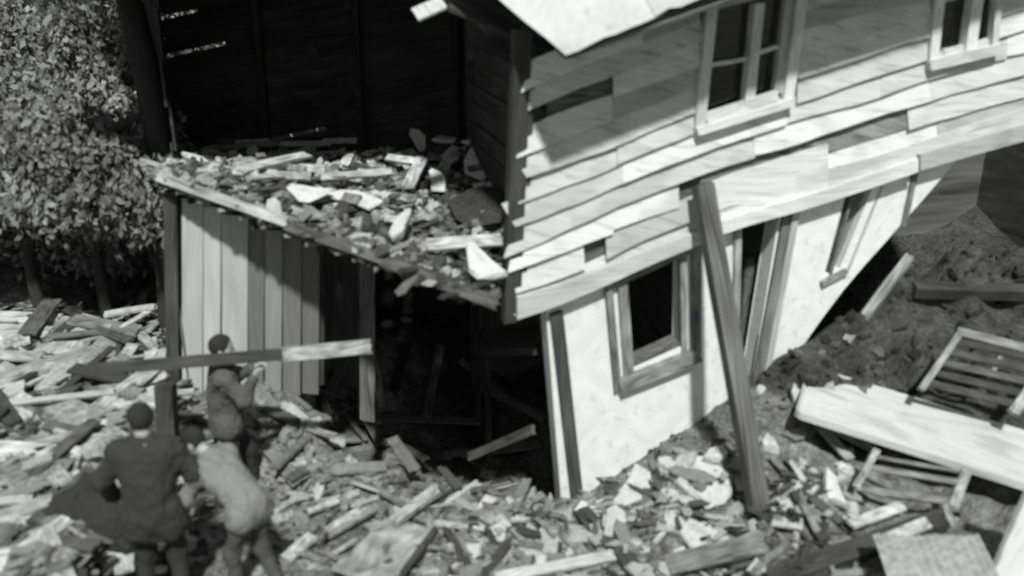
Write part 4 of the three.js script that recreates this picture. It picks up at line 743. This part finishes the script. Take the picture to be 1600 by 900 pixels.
// local frame of a person: y up, facing -z; J holds the joints
function person(label, pos, yaw, o, mats, group) {
  const t = thing('person', label, 'person', pos, group); t.rotation.y = yaw; t.scale.set(o.slim || 1, 1, o.slim || 1);
  const J = {}; const hip = V(0, 0.92 - (o.crouch || 0), 0);
  const be = o.bend || 0, tw = o.twist || 0, side = o.side || 0;
  const R = new THREE.Euler(-be, tw, side, 'YXZ'), rot = v => v.clone().applyEuler(R).add(hip);
  J.chest = rot(V(0, 0.30, 0.0)); J.neck = rot(V(0, 0.53, 0.01)); J.sl = rot(V(-0.185, 0.48, 0)); J.sr = rot(V(0.185, 0.48, 0));
  const hr = new THREE.Euler(-(be * 0.75 + (o.nod || 0)), tw + (o.turn || 0), side * 0.6, 'YXZ'); const hd = v => v.clone().applyEuler(hr).add(J.neck);
  J.head = hd(V(0, 0.165, -0.02));
  J.el = J.sl.clone().add(o.el); J.wl = J.el.clone().add(o.wl); J.er = J.sr.clone().add(o.er); J.wr = J.er.clone().add(o.wr);
  J.hl = hip.clone().add(V(-0.09, -0.02, 0)); J.hrr = hip.clone().add(V(0.09, -0.02, 0));
  J.al = V(-0.13, 0.09, o.stepL || 0); J.ar = V(0.14, 0.09, o.stepR || 0.05);
  const knee = (h, a) => { const m = h.clone().add(a).multiplyScalar(0.5), half = h.distanceTo(a) / 2, L = 0.425; m.z -= Math.sqrt(Math.max(0.0004, L * L - half * half)); return m; };
  J.kl = knee(J.hl, J.al); J.kr = knee(J.hrr, J.ar);
  // hand: palm and five separate bent fingers
  const hand = (w, e, sgn) => {
    const d = w.clone().sub(e).normalize(), side2 = d.clone().cross(V(0, 1, 0.3)).normalize(), nrm = side2.clone().cross(d).normalize().multiplyScalar(-1), out = [];
    const at = (a, b, c) => w.clone().addScaledVector(d, a).addScaledVector(side2, b * sgn).addScaledVector(nrm, c);
    out.push([at(0, 0, 0), at(0.045, 0, 0), 0.024, 0.026], [at(0.04, 0.02, 0), at(0.085, 0.026, 0), 0.016, 0.015], [at(0.04, -0.02, 0), at(0.08, -0.027, 0), 0.016, 0.014]);
    [[0.030, 0.07], [0.010, 0.08], [-0.011, 0.075], [-0.031, 0.058]].forEach(([b, l]) => { out.push([at(0.085, b, 0), at(0.085 + l * 0.5, b * 1.1, 0.012), 0.0095, 0.0088], [at(0.085 + l * 0.5, b * 1.1, 0.012), at(0.085 + l * 0.75, b * 1.1, 0.04), 0.0088, 0.0075]); });
    out.push([at(0.02, 0.025, 0.005), at(0.05, 0.055, 0.02), 0.013, 0.0105], [at(0.05, 0.055, 0.02), at(0.08, 0.06, 0.034), 0.0105, 0.0085]);
    return out;
  };
  const headB = [[hd(V(0, 0.19, 0.005)), hd(V(0, 0.20, -0.025)), 0.088, 0.085], [hd(V(0, 0.14, -0.03)), hd(V(0, 0.075, -0.065)), 0.066, 0.036], [hd(V(0.045, 0.15, -0.05)), hd(V(-0.045, 0.15, -0.05)), 0.045, 0.045],
    [hd(V(0, 0.165, -0.112)), hd(V(0, 0.128, -0.128)), 0.009, 0.014], [hd(V(0.083, 0.16, 0.005)), hd(V(0.084, 0.135, 0.0)), 0.016, 0.011], [hd(V(-0.083, 0.16, 0.005)), hd(V(-0.084, 0.135, 0)), 0.016, 0.011], [hd(V(0.018, 0.103, -0.103)), hd(V(-0.018, 0.103, -0.103)), 0.008, 0.008], [hd(V(0.034, 0.178, -0.098)), hd(V(-0.034, 0.178, -0.098)), 0.012, 0.012]];
  const neckB = [[J.neck.clone().addScaledVector(J.chest.clone().sub(J.neck).normalize(), 0.06), hd(V(0, 0.08, 0)), 0.062, 0.056]];
  const torso = g => [[hip, rot(V(0, 0.16, 0)), 0.125 + g, 0.118 + g], [rot(V(-0.05, 0.16, 0)), rot(V(-0.075, 0.38, 0)), 0.105 + g, 0.105 + g], [rot(V(0.05, 0.16, 0)), rot(V(0.075, 0.38, 0)), 0.105 + g, 0.105 + g], [rot(V(-0.15, 0.47, 0.01)), rot(V(0.15, 0.47, 0.01)), 0.068 + g, 0.068 + g], [J.chest, J.neck, 0.1 + g, 0.05 + g]];
  const arms = g => [[J.sl, J.el, 0.054 + g, 0.042 + g], [J.el, J.wl, 0.042 + g, 0.029 + g], [J.sr, J.er, 0.054 + g, 0.042 + g], [J.er, J.wr, 0.042 + g, 0.029 + g]];
  const toe = a => a.clone().add(V(0, -0.035, -0.15));
  const legs = g => [[J.hl, J.kl, 0.085 + g, 0.056 + g], [J.kl, J.al, 0.056 + g, 0.042 + g], [J.hrr, J.kr, 0.085 + g, 0.056 + g], [J.kr, J.ar, 0.056 + g, 0.042 + g], [J.hl, J.hrr, 0.088 + g, 0.088 + g]];
  const body = mergeGeometries([netOf([...torso(-0.012), ...arms(-0.008), ...legs(-0.012), ...neckB], 0.016, 0.03, 0), netOf([...headB, ...neckB], 0.0065, 0.018, 0), netOf(hand(J.wl, J.el, 1), 0.004, 0.008, 0), netOf(hand(J.wr, J.er, -1), 0.004, 0.008, 0)]);
  part(t, 'body', body, mats.skin);
  part(t, mats.topName, netOf([...torso(mats.loose), ...arms(mats.loose * 0.75), ...(mats.hem ? [[J.hl, J.hl.clone().lerp(J.kl, mats.hem), 0.10 + mats.loose, 0.10 + mats.loose], [J.hrr, J.hrr.clone().lerp(J.kr, mats.hem), 0.10 + mats.loose, 0.10 + mats.loose], [J.hl.clone().lerp(J.kl, mats.hem * 0.9), J.hrr.clone().lerp(J.kr, mats.hem * 0.9), 0.1 + mats.loose, 0.1 + mats.loose]] : [])], 0.014, 0.06, 0.016), mats.top);
  part(t, 'trousers', netOf([...legs(0.010), [hip, rot(V(0, 0.10, 0)), 0.122, 0.128]], 0.014, 0.07, 0.014), mats.trousers);
  for (const a of [J.al, J.ar]) part(t, 'shoe', netOf([[a.clone().add(V(0, -0.03, 0.03)), toe(a), 0.048, 0.04], [a, a.clone().add(V(0, 0.05, 0)), 0.05, 0.05]], 0.012, 0.02, 0), mats.shoe);
  // hair: cap of hair over crown and back of the head, face left free
  const hc = hd(V(0, 0.2, 0.0)), inv = new THREE.Matrix4().makeRotationFromEuler(hr).invert(), tmp = V(0, 0, 0);
  const hf = (x, y, z) => { tmp.set(x - hc.x, y - hc.y, z - hc.z).applyMatrix4(inv); const e = Math.hypot(tmp.x / 0.093, tmp.y / 0.108, (tmp.z + 0.005) / 0.110) - 1; const face = (-tmp.z - 0.055) * 1 + (-tmp.y - 0.0) * 0.6, low = -tmp.y - 0.085; return Math.max(e * 0.1 + 0.004 * nz(x * 50, y * 50, z * 50), face * 0.7, low); };
  part(t, 'hair', surfaceNet(hf, [hc.x - 0.15, hc.y - 0.15, hc.z - 0.15], [hc.x + 0.15, hc.y + 0.15, hc.z + 0.15], 0.007), mats.hair);
  for (const s of [-1, 1]) { const e = part(t, 'eye', new THREE.SphereGeometry(0.011, 10, 8), mats.eye); e.position.copy(hd(V(0.032 * s, 0.157, -0.094))); }
  if (mats.collar) { const c = part(t, 'shirt_collar', new THREE.TorusGeometry(0.078, 0.017, 8, 24), mats.collar); c.position.copy(J.neck).add(V(0, 0.005, 0)); c.rotation.set(Math.PI / 2 - be, 0, 0); }
  if (mats.braces) for (const s of [-1, 1]) part(t, 'brace_strap', limb([rot(V(0.09 * s, 0.03, 0.142)), rot(V(0.055 * s, 0.2, 0.143)), rot(V(0.085 * s, 0.38, 0.138)), rot(V(0.1 * s, 0.50, 0.10)), rot(V(0.1 * s, 0.57, 0.02))], 0.014, 0.014), mats.braces);
  return t;
}
const skinM = M(0.34, null, { roughness: 0.6 }), hairM = M(0.02, clothT), eyeM = M(0.02), shoeM = M(0.03), coat = M(0.035, clothT), dark2 = M(0.028, clothT), lightShirt = M(0.24, clothT), greyTr = M(0.085, clothT), workShirt = M(0.1, clothT);
const standAt = (px, D, y) => V(P(px, 700, D).x, y, -D);
{
  // back to us in a dark jacket
  const p1 = P(222, 700, 5.8);
  person('man in a dark jacket with a pale collar standing with his back turned', V(p1.x, 0.42, -5.8), 0.15, { bend: 0.14, nod: 0.1, turn: 0.25, el: V(-0.15, -0.24, -0.0), wl: V(0.02, -0.22, -0.14), er: V(0.14, -0.24, -0.02), wr: V(-0.02, -0.2, -0.16), stepL: 0.08 },
    { skin: skinM, top: coat, topName: 'jacket', loose: 0.034, hem: 0.3, trousers: dark2, shoe: shoeM, hair: hairM, eye: eyeM, collar: M(0.6, clothT) });
  // light shirt, bending to the left
  const p2 = P(392, 800, 5.9);
  person('man in a pale shirt bending forward right of the man in the dark jacket', V(p2.x, 0.4, -5.9), 1.05, { slim: 0.87, bend: 1.0, nod: 0.15, turn: 0.1, el: V(-0.05, -0.24, -0.1), wl: V(0.02, -0.2, -0.12), er: V(0.05, -0.24, -0.1), wr: V(-0.02, -0.2, -0.12), stepL: -0.12, stepR: 0.12 },
    { skin: skinM, top: lightShirt, topName: 'shirt', loose: 0.018, hem: 0.16, trousers: greyTr, shoe: shoeM, hair: hairM, eye: eyeM });
  // heap of dark cloth
  const p3 = P(118, 790, 6.4), h0 = gy(p3.x, 6.4);
  const heap = solo('cloth_heap', netOf([[V(-0.32, 0.05, 0), V(0.3, 0.16, 0), 0.16, 0.22], [V(0.02, 0.2, -0.05), V(0.1, 0.36, -0.12), 0.2, 0.14], [V(-0.3, 0.06, 0.1), V(-0.05, 0.24, 0.0), 0.12, 0.16], [V(0.3, 0.1, 0.05), V(0.42, 0.02, 0.12), 0.18, 0.14]], 0.016, 0.08, 0.03), dark2, 'heap of dark cloth lying left of the man in the dark jacket', 'cloth heap'); heap.position.set(p3.x, h0 - 0.02, -6.4);
  // carrier: the plank rests on his right shoulder
  const p4 = P(344, 600, 7.62);
  person('man with dark hair carrying the long plank on his shoulder before the shed', V(p4.x, 0.2, -7.66), -1.2, { bend: 0.05, nod: 0.0, el: V(-0.1, -0.2, -0.12), wl: V(0.1, 0.1, -0.16), er: V(0.1, -0.2, -0.14), wr: V(0.0, 0.2, -0.1), stepL: -0.2, stepR: 0.15 },
    { skin: skinM, top: workShirt, topName: 'jacket', loose: 0.03, hem: 0.1, trousers: dark2, shoe: shoeM, hair: hairM, eye: eyeM });
}
console.log('people');
renderer.render(scene, camera);
